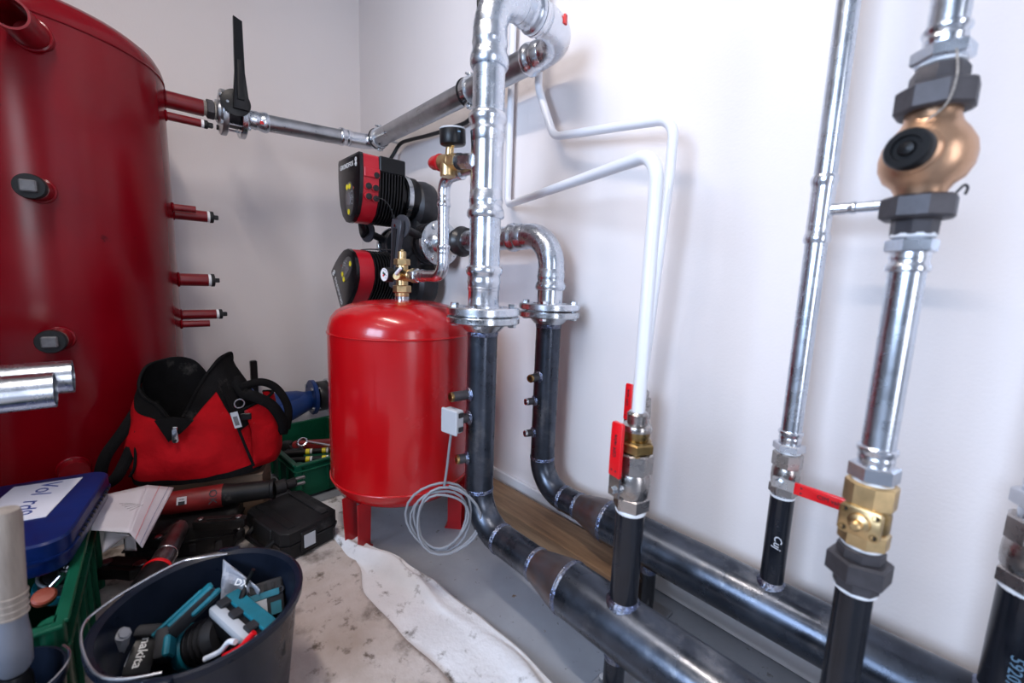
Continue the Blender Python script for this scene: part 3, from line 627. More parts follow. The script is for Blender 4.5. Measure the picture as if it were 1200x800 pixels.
def head(cz, rot, plugs, cx=.83):
    a = math.radians(rot); o = V((cx, -.40, cz)); ux = V((math.cos(a), 0, math.sin(a))); uz = V((-math.sin(a), 0, math.cos(a))); yy = V((0, 1, 0))
    L = lambda p, q, d=0.: o+ux*p+uz*q+yy*d
    g = MB().prism(SH, o, ux, uz, yy, .018, .05).build('control_panel', 'blackgloss', PM)
    MB().prism([(p*.985, q*.985) for p, q in SH], L(0, 0, .014), ux, uz, yy, .062).build('red_band', 'pumpred', PM)
    mb = MB(); mb.prism([(p*.80, q*.80) for p, q in SH], L(0, 0, .07), ux, uz, yy, .115)
    for k in range(9):                        # cooling fins right round the motor
        d = .079+k*.0122
        mb.prism([(p*.98, q*.98) for p, q in SH], L(0, 0, d), ux, uz, yy, .0048)
    mb.build('cooling_fins', 'blackplastic', PM)['kind'] = 'stuff'
    MB().box(L(.0, .094, .132), (.214, .106, .058), Matrix((ux, yy, uz)).transposed(), .004).build('terminal_box', 'blackplastic', PM)
    c0 = V((cx, -.225, cz))
    MB().lathe([(.080, 0), (.080, .03), (.086, .032), (.090, .06), (.09, .09)], c0, yy, 36).build('motor_neck', 'blackgloss', PM)
    MB().lathe([(.088, 0), (.094, .001), (.094, .020), (.088, .021)], c0+V((0, .036, 0)), yy, 36).build('clamp_ring', 'zinc', PM)
    # front: oval keypad, screen, yellow keys, lettering
    MB().lathe([(1, 0), (1, .0015), (.97, .002)], L(.012, -.035, .0005), -yy, 32, ref=uz, sx=.063, sy=.040).build('keypad', 'panelgrey', g)
    MB().box(L(.006, -.035, -.002), (.030, .002, .048), Matrix((ux, yy, uz)).transposed(), .0005).build('display', 'screen', g)
    for p, q in ((-.008, .010), (.017, .010), (.004, -.083)):
        MB().lathe([(.0105, 0), (.0105, .001), (.006, .001), (.006, .0004), (.001, .0004)], L(p, q, -.002), -yy, 18).build('yellow_key', 'yellow', g)
    for p, q in ((.036, -.01), (.036, -.025), (.036, -.04), (.036, -.055), (.028, -.033), (.044, -.033)):
        MB().box(L(p, q, -.002), (.004, .001, .004), Matrix((ux, yy, uz)).transposed()).build('grey_key', 'sensorgrey', g)
    MB().prism([(0, -.006), (.004, 0), (0, .006), (-.004, 0)], L(.052, -.0, -.0005), ux, uz, -yy, .001).build('indicator_eye', 'orange', g)
    text('brand_lettering', 'GRUNDFOS', .025, L(-.013, .088, -.0012), ux, uz, 'white', g)
    mb = MB()
    for s in (1, -1):
        mb.prism([(-.012, -.003), (.012, -.003), (.012, .003), (-.012, .003)], L(.077, .090, -.0006), ux*.62+uz*.78*s, uz*.62-ux*.78*s, -yy, .001)
    mb.ring(L(.077, .081, -.001), yy, .006, .0012, 14, 6); mb.ring(L(.077, .099, -.001), yy, .006, .0012, 14, 6); mb.build('brand_mark', 'white', g)
    if plugs:
        X = .83+.105
        MB().box((X-.001, -.352, cz+.055), (.012, .06, .035), None, .002).build('band_step', 'pumpred', PM)
        for (yy_, zz_, kind) in ((-.335, cz+.048, 'hole'), (-.366, cz+.005, 'cap'), (-.338, cz+.002, 'cap'), (-.366, cz-.032, 'cap'), (-.338, cz-.036, 'cable')):
            MB().lathe([(.014, 0), (.014, .006), (.0125, .007)], (X-.006, yy_, zz_), (1, 0, 0), 18).build('gland_seat', 'pumpred', PM)
            MB().lathe([(.0115, 0), (.0115, .007), (.009, .008)], (X-.002, yy_, zz_), (1, 0, 0), 18).build('gland_cap' if kind != 'hole' else 'gland_hole', 'plugblack', PM)
        pts = [(X+.008, -.338, cz-.036), (X+.03, -.325, cz-.04), (X+.035, -.30, cz-.062), (X+.03, -.285, cz-.09)]
        MB().tube(spline(pts), .0022, 8).build('signal_cable', 'cableblack', PM)
        mb = MB(); a0, b0 = V(pts[-1]), V((X+.03, -.255, cz-.155)); co = []
        u_, v_, w_ = fr(b0-a0)
        for k in range(14*8+1): co.append(a0+(b0-a0)*k/112+(u_*math.cos(k*math.pi/4)+v_*math.sin(k*math.pi/4))*.005)
        mb.tube(co, .0018, 5); mb.build('coiled_cable', 'cableblack', PM)
head(1.17, 0, True); head(.840, 124, False, .772)
MB().tube(spline([(.80, -.345, .925), (.795, -.345, .945), (.82, -.32, .952), (.88, -.27, .952), (.95, -.23, .95)]), .0028, 8).build('signal_cable', 'cableblack', PM)
# black cable behind the top pipe
K = MB().tube(spline([(.50, -.11, 1.34), (.49, -.05, 1.43), (.53, -.028, 1.485), (.62, -.022, 1.487), (.78, -.02, 1.472), (.95, -.02, 1.462), (1.10, -.02, 1.47), (1.155, -.02, 1.60), (1.13, -.02, 1.86), (1.12, -.02, 2.63)]), .0085, 10).build('power_cable', 'cableblack')
tag(K, 'black cable looping along the wall under the top pipe behind the gauge', 'cable')

# ================================================================== EXPANSION VESSEL
EX, EY, ER = 1.243, -.392, .2278
E_ = thing('expansion_vessel', (EX, EY, 0), 'glossy bright red expansion vessel on three legs', 'vessel')
MB().lathe([(ER, .205), (ER, .668)], (EX, EY, 0), n=80, cap=False).build('vessel_body', 'vesselred', E_)
MB().lathe([(ER, 0), (ER*.995, .018), (ER*.96, .045), (ER*.88, .068), (ER*.72, .086), (ER*.5, .097), (ER*.25, .102), (.02, .103)], (EX, EY, .668), n=80).build('vessel_top', 'vesselred', E_, 60)
MB().lathe([(.02, 0), (ER*.25, .001), (ER*.5, .006), (ER*.75, .02), (ER*.9, .04), (ER*.975, .065), (ER, .085)], (EX, EY, .12), n=80).build('vessel_bottom', 'vesselred', E_, 60)
for z in (.668, .205): MB().ring((EX, EY, z), (0, 0, 1), ER, .0035, 80, 8).build('weld_seam', 'vesselred', E_)
for a in (-72, 42, 165):
    ca, sa = math.cos(math.radians(a)), math.sin(math.radians(a)); d = V((ca, sa, 0)); q = V((-sa, ca, 0))
    mb = MB(); b0 = V((EX, EY, 0))+d*.17; t0 = V((EX, EY, .165))+d*.20
    for s in (-1, 1):
        vs = [b0+q*s*.028, b0+q*s*.028+d*.045, t0+q*s*.034+d*.02, t0+q*s*.034-d*.03]
        mb.add([p+q*.002 for p in vs]+[p-q*.002 for p in vs], [(0, 1, 2, 3), (7, 6, 5, 4), (0, 4, 5, 1), (1, 5, 6, 2), (2, 6, 7, 3), (3, 7, 4, 0)])
    mb.box(b0+d*.02+V((0, 0, .003)), (.06, .06, .005), Matrix((d, q, V((0, 0, 1)))).transposed())
    mb.build('leg', 'vesselleg', E_)
MB().cyl((EX, EY, .768), (EX, EY, .782), .022, 24).build('vessel_nipple', 'zinc', E_)
CV = thing('cap_valve', (EX, EY, .78), 'brass cap valve with hexagon nuts on top of the red vessel', 'valve')
MB().lathe([(.021, 0), (.022, .002), (.022, .014), (.02, .016)], (EX, EY, .779), n=24).build('thread_end', 'brass', CV)
MB().hexn((EX, EY, .794), (EX, EY, .818), .029).build('union_nut', 'brass', CV)
MB().cyl((EX, EY, .816), (EX, EY, .884), .019, 24, .002).build('valve_body', 'brass', CV)
MB().hexn((EX, EY, .882), (EX, EY, .902), .026).build('top_nut', 'brass', CV)
MB().cyl((EX, EY, .90), (EX, EY, .926), .013, 18, .002).build('valve_cap', 'brass', CV)
MB().hexn((EX, EY, .926), (EX, EY, .932), .006).build('cap_pin', 'brass', CV)
MB().cyl((EX+.012, EY, .85), (EX+.062, EY, .85), .019, 20, .002).build('side_outlet', 'brass', CV)
dk = V((.55, -.83, 0)).normalized()
MB().cyl((EX+.012, EY, .846), V((EX+.012, EY, .846))+dk*.048, .0125, 18, .002).build('drain_cock', 'brass', CV)
MB().box(V((EX+.03, EY, .862))+dk*.052, (.04, .008, .010), Matrix.Rotation(-.5, 3, 'Y'), .002).build('drain_handle', 'tape', CV)
MB().box(V((EX+.005, EY, .868))+dk*.022, (.036, .012, .014), None, .002).build('locking_clip', 'plugblack', CV)
PG = thing('pressure_gauge', (EX-.02, EY-.04, .83), 'tiny pressure gauge with red and green dial on the brass vessel valve', 'gauge')
gd = V((.12, -1, 0)).normalized(); g0 = V((EX-.016, EY-.012, .850))
MB().cyl(g0, g0+gd*.02, .006, 12).build('gauge_stem', 'brass', PG)
MB().lathe([(.021, 0), (.023, .002), (.023, .026), (.021, .028)], g0+gd*.016, gd, 28).build('gauge_case', 'blackplastic', PG)
gf = g0+gd*.0442
df = MB().lathe([(.0205, 0), (.0205, .0008)], gf, gd, 28).build('gauge_dial', 'white', PG)
for (p, q, m) in ((-.004, -.003, 'stickerred'), (-.004, .005, 'crategreen'), (.004, .001, 'inkdark')): MB().cyl(gf+gd*.0006+V((p, 0, q)), gf+gd*.0014+V((p, 0, q)), .0042, 10).build('dial_mark', m, df)
for k in range(9):
    a = math.radians(-40+k*32.5); MB().box(gf+gd*.001+V((math.cos(a)*.0165, 0, math.sin(a)*.0165)), (.0045, .0006, .0012), Matrix.Rotation(-a, 3, 'Y')).build('dial_tick', 'inkblue', df)
# small connecting pipe vessel -> riser
SP = thing('connecting_pipe', (1.48, y1, .9), 'thin galvanised S-shaped pipe linking vessel valve and riser', 'pipe')
sr = .0160
MB().cyl((1.481, y1, .90), (1.481, y1, 1.07), sr, 24).build('pipe', 'galv', SP)
mb = MB(); mb.tube(bend([(1.37, y1, .85), (1.481, y1, .85), (1.481, y1, .915)], .04, 10), sr*1.06, 24); socket(mb, (1.481, y1, .905), (0, 0, 1), sr, .032, 24); socket(mb, (1.40, y1, .85), (-1, 0, 0), sr, .04, 24); mb.build('press_elbow', 'chromeshine', SP)
MB().hexn((1.305, y1, .85), (1.342, y1, .85), .0225).build('union_nut', 'zinc', SP); MB().cyl((1.34, y1, .85), (1.375, y1, .85), .0165, 20).build('nipple', 'zinc', SP)
mb = MB(); mb.tube(bend([(1.481, y1, 1.055), (1.481, y1, 1.115), (1.56, y1, 1.118)], .036, 10), sr*1.06, 24); socket(mb, (1.481, y1, 1.075), (0, 0, -1), sr, .036, 24); socket(mb, (1.535, y1, 1.117), (1, 0, 0), sr*.95, .032, 24)
mb.cyl((1.56, y1, 1.118), (1.64, y1, 1.118), .0125, 20); mb.build('press_elbow', 'chromeshine', SP)
# safety valve and gauge
SV = thing('safety_valve', (1.52, -.43, 1.12), 'brass safety valve with red cap screwed into the galvanised riser', 'valve')
sy = -.433; so = aY(525, 190, sy); xa = V((1, .10, -.12)).normalized()
MB().hexn(so+xa*.052, so+xa*.098, .0185).build('hex_adapter', 'zinc', SV)
MB().cyl(so+xa*.09, (x1-.01, y1-.02, so.z-.012), .0125, 18).build('nipple', 'zinc', SV)
MB().lathe([(.017, 0), (.0195, .003), (.0175, .007), (.0195, .011), (.017, .014)], so+xa*.039, xa, 20).build('thread_seal', 'castiron', SV)
MB().hexn(so+xa*.012, so+xa*.04, .0205).build('hex_body', 'brass', SV)
MB().cyl(so-xa*.026, so+xa*.014, .0195, 24, .002).build('valve_body', 'brass', SV)
MB().cyl(so+V((0, 0, -.036)), so, .0195, 24, .002).build('outlet', 'brass', SV)
MB().lathe([(.018, 0), (.0215, .003), (.0215, .007), (.0195, .009), (.0175, .030), (.0135, .040), (.011, .042)], so-xa*.026, -xa, 28).build('red_cap', 'capred', SV)
MB().cyl(so-xa*.068, so-xa*.070, .0085, 16).build('cap_emblem', 'sensorgrey', SV)
MB().cyl(so+V((.004, 0, .01)), so+V((.008, 0, .034)), .0105, 16).build('gauge_neck', 'brass', SV)
GC = aY(531, 161, sy)-V((0, 0, .019))
G2 = thing('pressure_gauge', (1.545, sy, 1.15), 'black round pressure gauge standing on the brass safety valve', 'gauge')
MB().cyl(so+V((.008, 0, .030)), GC+V((0, 0, .004)), .0065, 12).build('gauge_stem', 'brass', G2)
MB().lathe([(.028, 0), (.031, .002), (.032, .006), (.032, .034), (.030, .037)], GC, (.06, -.10, 1), 36).build('gauge_case', 'blackplastic', G2)
MB().lathe([(.0315, 0), (.0325, .001), (.0315, .004), (.029, .005)], GC+V((.0015, -.003, .035)), (.06, -.10, 1), 36).build('gauge_rim', 'sensorgrey', G2)
d_ = (V((CAM.x, CAM.y, 0))-V((so.x, so.y, 0))).normalized()
gr_ = V((0, 0, 1)).cross(d_); MB().box(GC+V((0, 0, .024))+d_*.0318+gr_*.010, (.014, .0012, .003), Matrix((gr_, d_, Z_)).transposed()).build('gauge_print', 'stencil', G2)

# ================================================================== SENSOR AND CABLE COIL
SB = thing('sensor_box', (1.66, -.48, .46), 'light grey sensor box plugged onto the black pipe beside the vessel', 'sensor')
sc_ = V((1.660, -.470, .493)); rm = Matrix.Rotation(.15, 3, 'Z')
MB().box(sc_, (.052, .026, .060), rm, .007, 2).build('sensor_housing', 'sensorgrey', SB)
MB().box(sc_+V((.004, -.015, 0)), (.056, .008, .064), rm, .003).build('sensor_lid', 'sensorgrey', SB)
MB().lathe([(.015, 0), (.015, .008), (.012, .01)], sc_+V((0, .010, 0)), (0, 1, 0), 18).build('gland', 'plugblack', SB)
for q in (-.018, .018): MB().box(sc_+V((.027, .004, q)), (.003, .014, .012), rm).build('sensor_clip', 'castiron', SB)
cc0 = V((1.655, -.492, .236)); cn = (V((CAM.x, CAM.y, .84))-cc0); cn.z = .12; cn.normalize(); cu, cv, cw = fr(cn)
pts = [sc_+V((.0, -.006, -.03)), sc_+V((-.002, -.01, -.07)), sc_+V((-.008, -.012, -.125)), cc0+cu*.075+V((.0, 0, .004))]
sp_ = spline(pts, 5)
turns = 5; nn = turns*22
for k in range(nn+1):
    a = 2*math.pi*k/22; t = k/nn; Rr = .079+.010*math.sin(t*9.2)-.004*math.sin(a*3+t*4); off = .004*(k/22-2.5)+.003*math.sin(a*2+t*3)
    ctr = cu*(.006*math.sin(t*7)-.004)+cv*(.014*math.sin(t*5.3))
    sp_.append(cc0+ctr+cu*math.cos(a)*Rr+cv*math.sin(a)*Rr*.93+cw*off)
CC = MB().tube(sp_, .0032, 8).build('cable_coil', 'cablegrey')
tag(CC, 'coil of grey cable hanging from the sensor box before the vessel', 'cable')
tb = MB()
for k in range(3): tb.ring(cc0+cv*.080+cu*(.012+k*.007)+cw*(.0), cv*.0+cu, .0105, .0032, 14, 6)

# ================================================================== BEAM, CLOTHS
bmx = MB(); bmx.box((1.60, -.098, .039), (.80, .120, .076), None, .003); tag(bmx.build('timber_beam', 'wood'), 'brown timber beam lying along the wall under the black pipes', 'timber')
def lerp_tab(tab, x):
    for (a, b), (c, d) in zip(tab, tab[1:]):
        if x <= c: t = max(0, (x-a)/(c-a)); t = t*t*(3-2*t); return b+(d-b)*t
    return tab[-1][1]
def sheet(name, material, xs, xe, edge, left, nx, ny, z0, fold, label, seed):
    vs = []; fs = []
    for i in range(nx+1):
        x = xs+(xe-xs)*i/nx; e = lerp_tab(edge, x)
        for j in range(ny+1):
            s = j/ny; y = left+(e-left)*s**.75
            z = z0+.0025*(noise.noise((x*9+seed, y*9, seed))+1)+.0015*(noise.noise((x*30, y*30, seed))+1)
            d = e-y
            if fold: # hem rolled up on itself
                hgt = fold*(.55+.45*math.sin(x*9+1.2))*(1 if x > 1.0 else .3)
                z += hgt*math.exp(-((d-.035)/.020)**2)+hgt*.55*math.exp(-((d-.004)/.010)**2)
                y += .012*math.exp(-((d-.03)/.02)**2)*math.sin(x*14)
            vs.append(V((x, y, z)))
    for i in range(nx):
        for j in range(ny):
            a = i*(ny+1)+j; fs.append((a, a+1, a+ny+2, a+ny+1))
    mb = MB().add(vs, fs); o = mb.build(name, material, None, 60)
    so_ = o.modifiers.new('thickness', 'SOLIDIFY'); so_.thickness = .0015; so_.offset = 0
    tag(o, label, 'cloth'); return o
sheet('floor_cloth', 'clothwhite', .96, 2.6, [(.96, -.50), (1.033, -.50), (1.20, -.565), (1.329, -.555), (1.486, -.510), (1.622, -.475), (1.777, -.452), (1.896, -.446), (2.022, -.455), (2.6, -.46)], -.95, 150, 70, .001, .038, 'white fleece floor cloth with rolled hem beside the black pipes', 2.3)
sheet('floor_cloth', 'clothbeige', .86, 2.6, [(.86, -.60), (1.2, -.63), (1.30, -.60), (1.399, -.612), (1.52, -.645), (1.676, -.632), (1.863, -.61), (2.6, -.60)], -1.75, 110, 80, .0075, 0, 'dirty beige fleece floor cloth under the bucket and black case', 7.7)

# ================================================================== FLOOR CLUTTER
def rz(a): return Matrix.Rotation(a, 3, 'Z')
def obar(mb, A, B, w, h, bev=.003, up=(0, 0, 1), seg=1):
    A, B = V(A), V(B); d = (B-A).normalized(); u = V(up); u = (u-d*u.dot(d)).normalized(); s = u.cross(d)
    return mb.box((A+B)/2, ((B-A).length, w, h), Matrix((d, s, u)).transposed(), bev, seg)
def crate(cx, cy, lx, ly, h, rot, label):
    K = thing('plastic_crate', (cx, cy, .0), label, 'crate'); r = rz(rot); z0 = .012; t = .004
    L = lambda a, b, c: V((cx, cy, z0))+r @ V((a, b, c))
    MB().box(L(0, 0, .004), (lx-.03, ly-.03, .006), r).build('crate_floor', 'crategreen', K)
    for ax, sgn in (('x', 1), ('x', -1), ('y', 1), ('y', -1)):
        if ax == 'x':
            w = MB().box(L(sgn*(lx/2-.012), 0, h/2), (t, ly-.02, h-.002), r).build('crate_wall', 'crategreen', K); n = max(3, int(ly/.09)); ln = ly
        else:
            w = MB().box(L(0, sgn*(ly/2-.012), h/2), (lx-.02, t, h-.002), r).build('crate_wall', 'crategreen', K); n = max(3, int(lx/.09)); ln = lx
        for k in range(n+1):
            q = -ln/2+.02+(ln-.04)*k/n
            c = L(sgn*(lx/2-.006), q, h*.42) if ax == 'x' else L(q, sgn*(ly/2-.006), h*.42)
            MB().box(c, (.009, .004, h*.8) if ax == 'x' else (.004, .009, h*.8), r).build('rib', 'crategreen', w)
        for zq, dz in ((h-.004, .008), (h*.80, .006)):
            c = L(sgn*(lx/2-.004), 0, zq) if ax == 'x' else L(0, sgn*(ly/2-.004), zq)
            MB().box(c, (.017, ly, dz) if ax == 'x' else (lx-.017, .017, dz), r, .002).build('crate_rim', 'crategreen', w)
    for a in (-1, 1):
        for b in (-1, 1): MB().cyl(L(a*(lx/2-.016), b*(ly/2-.016), .0), L(a*(lx/2-.016), b*(ly/2-.016), h-.001), .016, 14).build('corner_post', 'crategreen', K)
    return K
# --- bucket
BX, BY, BZ, BR = 1.655, -.988, .262, .150
BKT = thing('bucket', (BX, BY, .012), 'black plastic builder bucket full of power tools', 'bucket')
MB().lathe([(0, 0), (.112, 0), (.116, .004), (.122, .03), (BR-.006, .232), (BR-.004, .236), (BR+.003, .238), (BR+.004, .250), (BR-.001, .2515), (BR-.009, .246), (.116, .03), (.108, .008), (0, .008)], (BX, BY, .012), n=64).build('bucket_shell', 'bucket', BKT)
hp = [aZ(px, py, z) for px, py, z in ((266, 649, .262), (236, 653, .272), (206.7, 660, .276), (148, 692, .274), (111, 717.5, .272), (98, 732, .27), (95, 752, .268), (104, 779, .266), (120, 793, .266), (150, 795, .264), (190, 788, .262))]
wh = MB().tube(spline(hp, 5), .0022, 8).build('handle', 'wire', BKT)
for p in (hp[0], hp[-1]):
    q = V((p.x, p.y, .246)); d = V((q.x-BX, q.y-BY, 0)).normalized()
    MB().box(V((BX, BY, .248))+d*(BR+.004), (.016, .04, .034), Matrix((d, V((0, 0, 1)).cross(d), V((0, 0, 1)))).transposed(), .005, 2).build('handle_ear', 'bucket', BKT)
TT = lambda px, py, z: aZ(px, py, z)
# cordless tool (teal) in the bucket
t = thing('cordless_tool', TT(235, 735, .15), 'teal and grey cordless power tool lying in the bucket', 'power tool')
A, Bq = TT(190, 748, .185), TT(252, 690, .235)
obar(MB(), A, Bq, .028, .030, .009, seg=2).build('tool_grip', 'toolgrey', t)
up = (CAM-A).normalized()
obar(MB(), A.lerp(Bq, .10)+V((0, 0, .015)), A.lerp(Bq, .95)+V((0, 0, .015)), .018, .008, .003).build('grip_inlay', 'teal', t)
obar(MB(), A.lerp(Bq, .05)+V((0, -.014, .004)), A.lerp(Bq, .98)+V((0, -.014, .004)), .006, .020, .002).build('grip_edge', 'teal', t)
obar(MB(), A.lerp(Bq, .38)+V((.012, .012, .008)), A.lerp(Bq, .94)+V((.012, .012, .008)), .010, .010, .003).build('grip_inlay', 'teal', t)
mc = TT(243, 742, .165)
MB().lathe([(.0, 0), (.026, .002), (.034, .012), (.036, .03), (.036, .06), (.03, .075), (.0, .078)], mc+V((-.03, -.035, -.035)), (.55, .75, .40), 32).build('motor_housing', 'toolgrey', t)
for k in range(4): MB().ring(mc+V((-.03, -.035, -.035))+V((.55, .75, .40)).normalized()*(.028+k*.010), (.55, .75, .40), .036, .0022, 28, 6).build('housing_rib', 'blackplastic', t)
MB().lathe([(.037, 0), (.039, .003), (.039, .016), (.036, .019)], mc+V((-.03, -.035, -.035))+V((.55, .75, .40)).normalized()*.004, (.55, .75, .40), 32).build('housing_ring', 'teal', t)
obar(MB(), TT(194, 738, .19), TT(190, 775, .16), .022, .05, .006, seg=2).build('tool_foot', 'toolgrey', t); obar(MB(), TT(200, 745, .194), TT(197, 770, .172), .010, .05, .003).build('foot_inlay', 'teal', t)
# battery
t = thing('tool_battery', TT(158, 765, .12), 'black tool battery with white lettering against the bucket side', 'battery')
b0 = TT(160, 763, .168); n_ = (CAM-b0); n_.normalize(); n_ = (n_+V((0, 0, .5))).normalized(); ru = V((.45, .9, 0)); ru = (ru-n_*ru.dot(n_)).normalized(); rv = n_.cross(ru)
fm = Matrix((ru, rv, n_)).transposed()
MB().box(b0-n_*.03, (.062, .074, .06), fm, .006, 2).build('battery_case', 'blackplastic', t)
MB().box(b0-n_*.012+rv*.03-ru*.0, (.056, .02, .05), fm, .006, 2).build('battery_shoe', 'toolgrey', t)
text('brand_lettering', 'makita', .0195, b0+n_*.0005+ru*.008, -rv, ru, 'white', t, offset=.0003)
MB().box(b0+n_*.0003-ru*.016, (.014, .042, .0008), fm).build('type_plate', 'sensorgrey', t)
for k in range(3): MB().box(b0+n_*.0009-ru*(.0125+k*.0035), (.0016, .030-k*.006, .0008), fm).build('type_print', 'inkdark', t)
# teal radio / charger block
t = thing('tool_charger', TT(290, 730, .15), 'teal block with black clips and grey bar in the bucket', 'charger')
A, Bq = TT(262, 700, .215), TT(318, 748, .215)
obar(MB(), A+V((0, 0, -.028)), Bq+V((0, 0, -.028)), .052, .05, .005, seg=2).build('block_body', 'blackplastic', t)
sd__ = (Bq-A).cross(V((0, 0, 1))).normalized()
obar(MB(), A-sd__*.014, Bq-sd__*.014, .026, .008, .002).build('block_cover', 'teal', t)
obar(MB(), A+sd__*.017+V((0, 0, -.012)), A.lerp(Bq, .86)+sd__*.017+V((0, 0, -.012)), .022, .022, .007, seg=2).build('grey_bar', 'sensorgrey', t)
for k in (.03, .30, .62, .88): obar(MB(), A.lerp(Bq, k)+sd__*.006+V((0, 0, .000)), A.lerp(Bq, k+.13)+sd__*.006+V((0, 0, .000)), .020, .010, .002).build('clip', 'toolgrey', t)
# slotted battery
t = thing('tool_battery', TT(312, 705, .12), 'slotted teal and black battery beside the clear bag in the bucket', 'battery')
b0 = TT(312, 702, .200); ru2 = (TT(330, 690, .2)-TT(290, 703, .2)).normalized(); n2 = ((CAM-b0).normalized()+V((0, 0, .2))).normalized(); ru2 = (ru2-n2*ru2.dot(n2)).normalized(); rv2 = n2.cross(ru2); f2 = Matrix((ru2, rv2, n2)).transposed()
MB().box(b0-n2*.026, (.062, .07, .05), f2, .005, 2).build('battery_case', 'toolgrey', t)
for k in range(5): MB().box(b0+rv2*.022+ru2*(-.024+k*.012)+n2*.0005, (.006, .012, .003), f2).build('slot', 'plugblack', t)
MB().box(b0+rv2*.008-ru2*.002+n2*.000, (.05, .012, .004), f2).build('battery_inlay', 'teal', t); MB().box(b0-rv2*.02+ru2*.016, (.018, .022, .004), f2).build('battery_inlay', 'teal', t)
MB().box(b0-rv2*.012-ru2*.010, (.022, .026, .002), f2).build('type_plate', 'sensorgrey', t); MB().ring(b0+rv2*.010+ru2*.026, n2, .005, .002, 14, 6).build('eyelet', 'toolgrey', t)
# clear bag
vs = []; fs = []; bp_ = [TT(262, 655, .255), TT(305, 690, .225), TT(258, 705, .19), TT(300, 712, .18)]
N_ = 10
for i in range(N_+1):
    for j in range(N_+1):
        a, b = i/N_, j/N_; p = bp_[0].lerp(bp_[1], a).lerp(bp_[2].lerp(bp_[3], a), b)
        vs.append(p+V((0, 0, .016*math.sin(3.1*a)*math.sin(3.1*b)))+V((1, 0, .6))*.012*noise.noise((a*4, b*4, 2.2)))
for i in range(N_):
    for j in range(N_): k = i*(N_+1)+j; fs.append((k, k+1, k+N_+2, k+N_+1))
pb = MB().add(vs, fs).build('plastic_bag', 'bagclear', None, 20); tag(pb, 'crumpled clear plastic bag standing in the bucket', 'bag')
md = pb.modifiers.new('thickness', 'SOLIDIFY'); md.thickness = .001
bc = TT(283, 683, .232); bn = (CAM-bc).normalized(); bu = (TT(290, 687, .23)-TT(270, 683, .23)).normalized(); bu = (bu-bn*bu.dot(bn)).normalized()
text('bag_print', 'DX', .016, bc+bn*.012, bu, bn.cross(bu), 'white', pb, offset=.0004)
# pliers
t = thing('pliers', TT(280, 752, .2), 'pliers with red grip sticking up at the bucket rim', 'pliers')
MB().tube(spline([TT(262, 768, .20), TT(282, 757, .225), TT(298, 741, .245)]), [.0035]*8+[.005]*5, 10).build('red_grip', 'leverred', t)
MB().tube(spline([TT(240, 772, .19), TT(258, 763, .205), TT(268, 752, .225), TT(276, 752, .232)]), .0045, 10).build('jaw', 'whitepipe', t)
g = MB().tube(spline([TT(283, 702, .215), TT(289, 683, .235), TT(297, 667, .262)]), [.006]*4+[.0035]*9, 8).build('black_clip', 'blackplastic'); tag(g, 'thin black clip bar leaning over the clear bag', 'clip')
gg = MB().tube(spline([TT(136, 782, .15), TT(139, 764, .18), TT(143, 745, .212), TT(146, 741, .220)]), [.010]*6+[.012]*6+[.008]*4, 8).build('rag', 'cablegrey'); tag(gg, 'grey rag tucked inside the bucket beside the lettered battery', 'rag')
# --- left crate, blue case, pail, brush
CL = crate(1.295, -1.328, .52, .34, .248, math.radians(-2), 'green plastic crate under the blue organiser case')
def rr_poly(lx, ly, r, n=5):
    out = []
    for cx_, cy_, a0 in ((lx/2-r, ly/2-r, 0), (-lx/2+r, ly/2-r, 90), (-lx/2+r, -ly/2+r, 180), (lx/2-r, -ly/2+r, 270)):
        for k in range(n+1): a = math.radians(a0+90*k/n); out.append((cx_+r*math.cos(a), cy_+r*math.sin(a)))
    return out
ang = math.radians(-9.5); ca0 = V((1.21, -1.305, 0)); cu_, cv_ = rz(ang) @ V((1, 0, 0)), rz(ang) @ V((0, 1, 0)); Z = V((0, 0, 1))
OC = thing('organiser_case', (ca0.x, ca0.y, .265), 'dusty blue plastic organiser case with white handwritten label', 'case')
MB().prism(rr_poly(.335, .32, .035), ca0+Z*.266, cu_, cv_, Z, .032, .015).build('case_base', 'caseblue', OC)
MB().prism(rr_poly(.342, .327, .037), ca0+Z*.297, cu_, cv_, Z, .034, .02).build('case_lid', 'caseblue', OC)
MB().prism(rr_poly(.348, .333, .04), ca0+Z*.2955, cu_, cv_, Z, .005).build('case_rim', 'caseblue', OC)
zl = .3318; l1, l2, l4 = aZ(97, 559, zl), aZ(54, 605, zl), aZ(36, 566, zl); lu = (l2-l1); lw = (l4-l1)
lw = (lw-lu.normalized()*lw.dot(lu.normalized()))*1.25
lab = MB().box((l1+lu/2+lw/2), (lu.length, lw.length, .0012), Matrix((lu.normalized(), -lw.normalized(), Z)).transposed()).build('label_sheet', 'paperlabel', OC)
text('handwriting', 'Vol', .050, aZ(55, 571, zl+.0008), lu, -lw, 'inkblue', lab, shear=.25); text('handwriting', 'rd9', .050, aZ(31, 594, zl+.0008), lu, -lw, 'inkblue', lab, shear=.25)
mb = MB()
for k in range(12): mb.box(ca0+cv_*.1655+cu_*(-.12+k*.02)+Z*.300, (.010, .004, .006), Matrix((cu_, cv_, Z)).transposed())
mb.build('hinge_teeth', 'plugblack', OC)['kind'] = 'stuff'
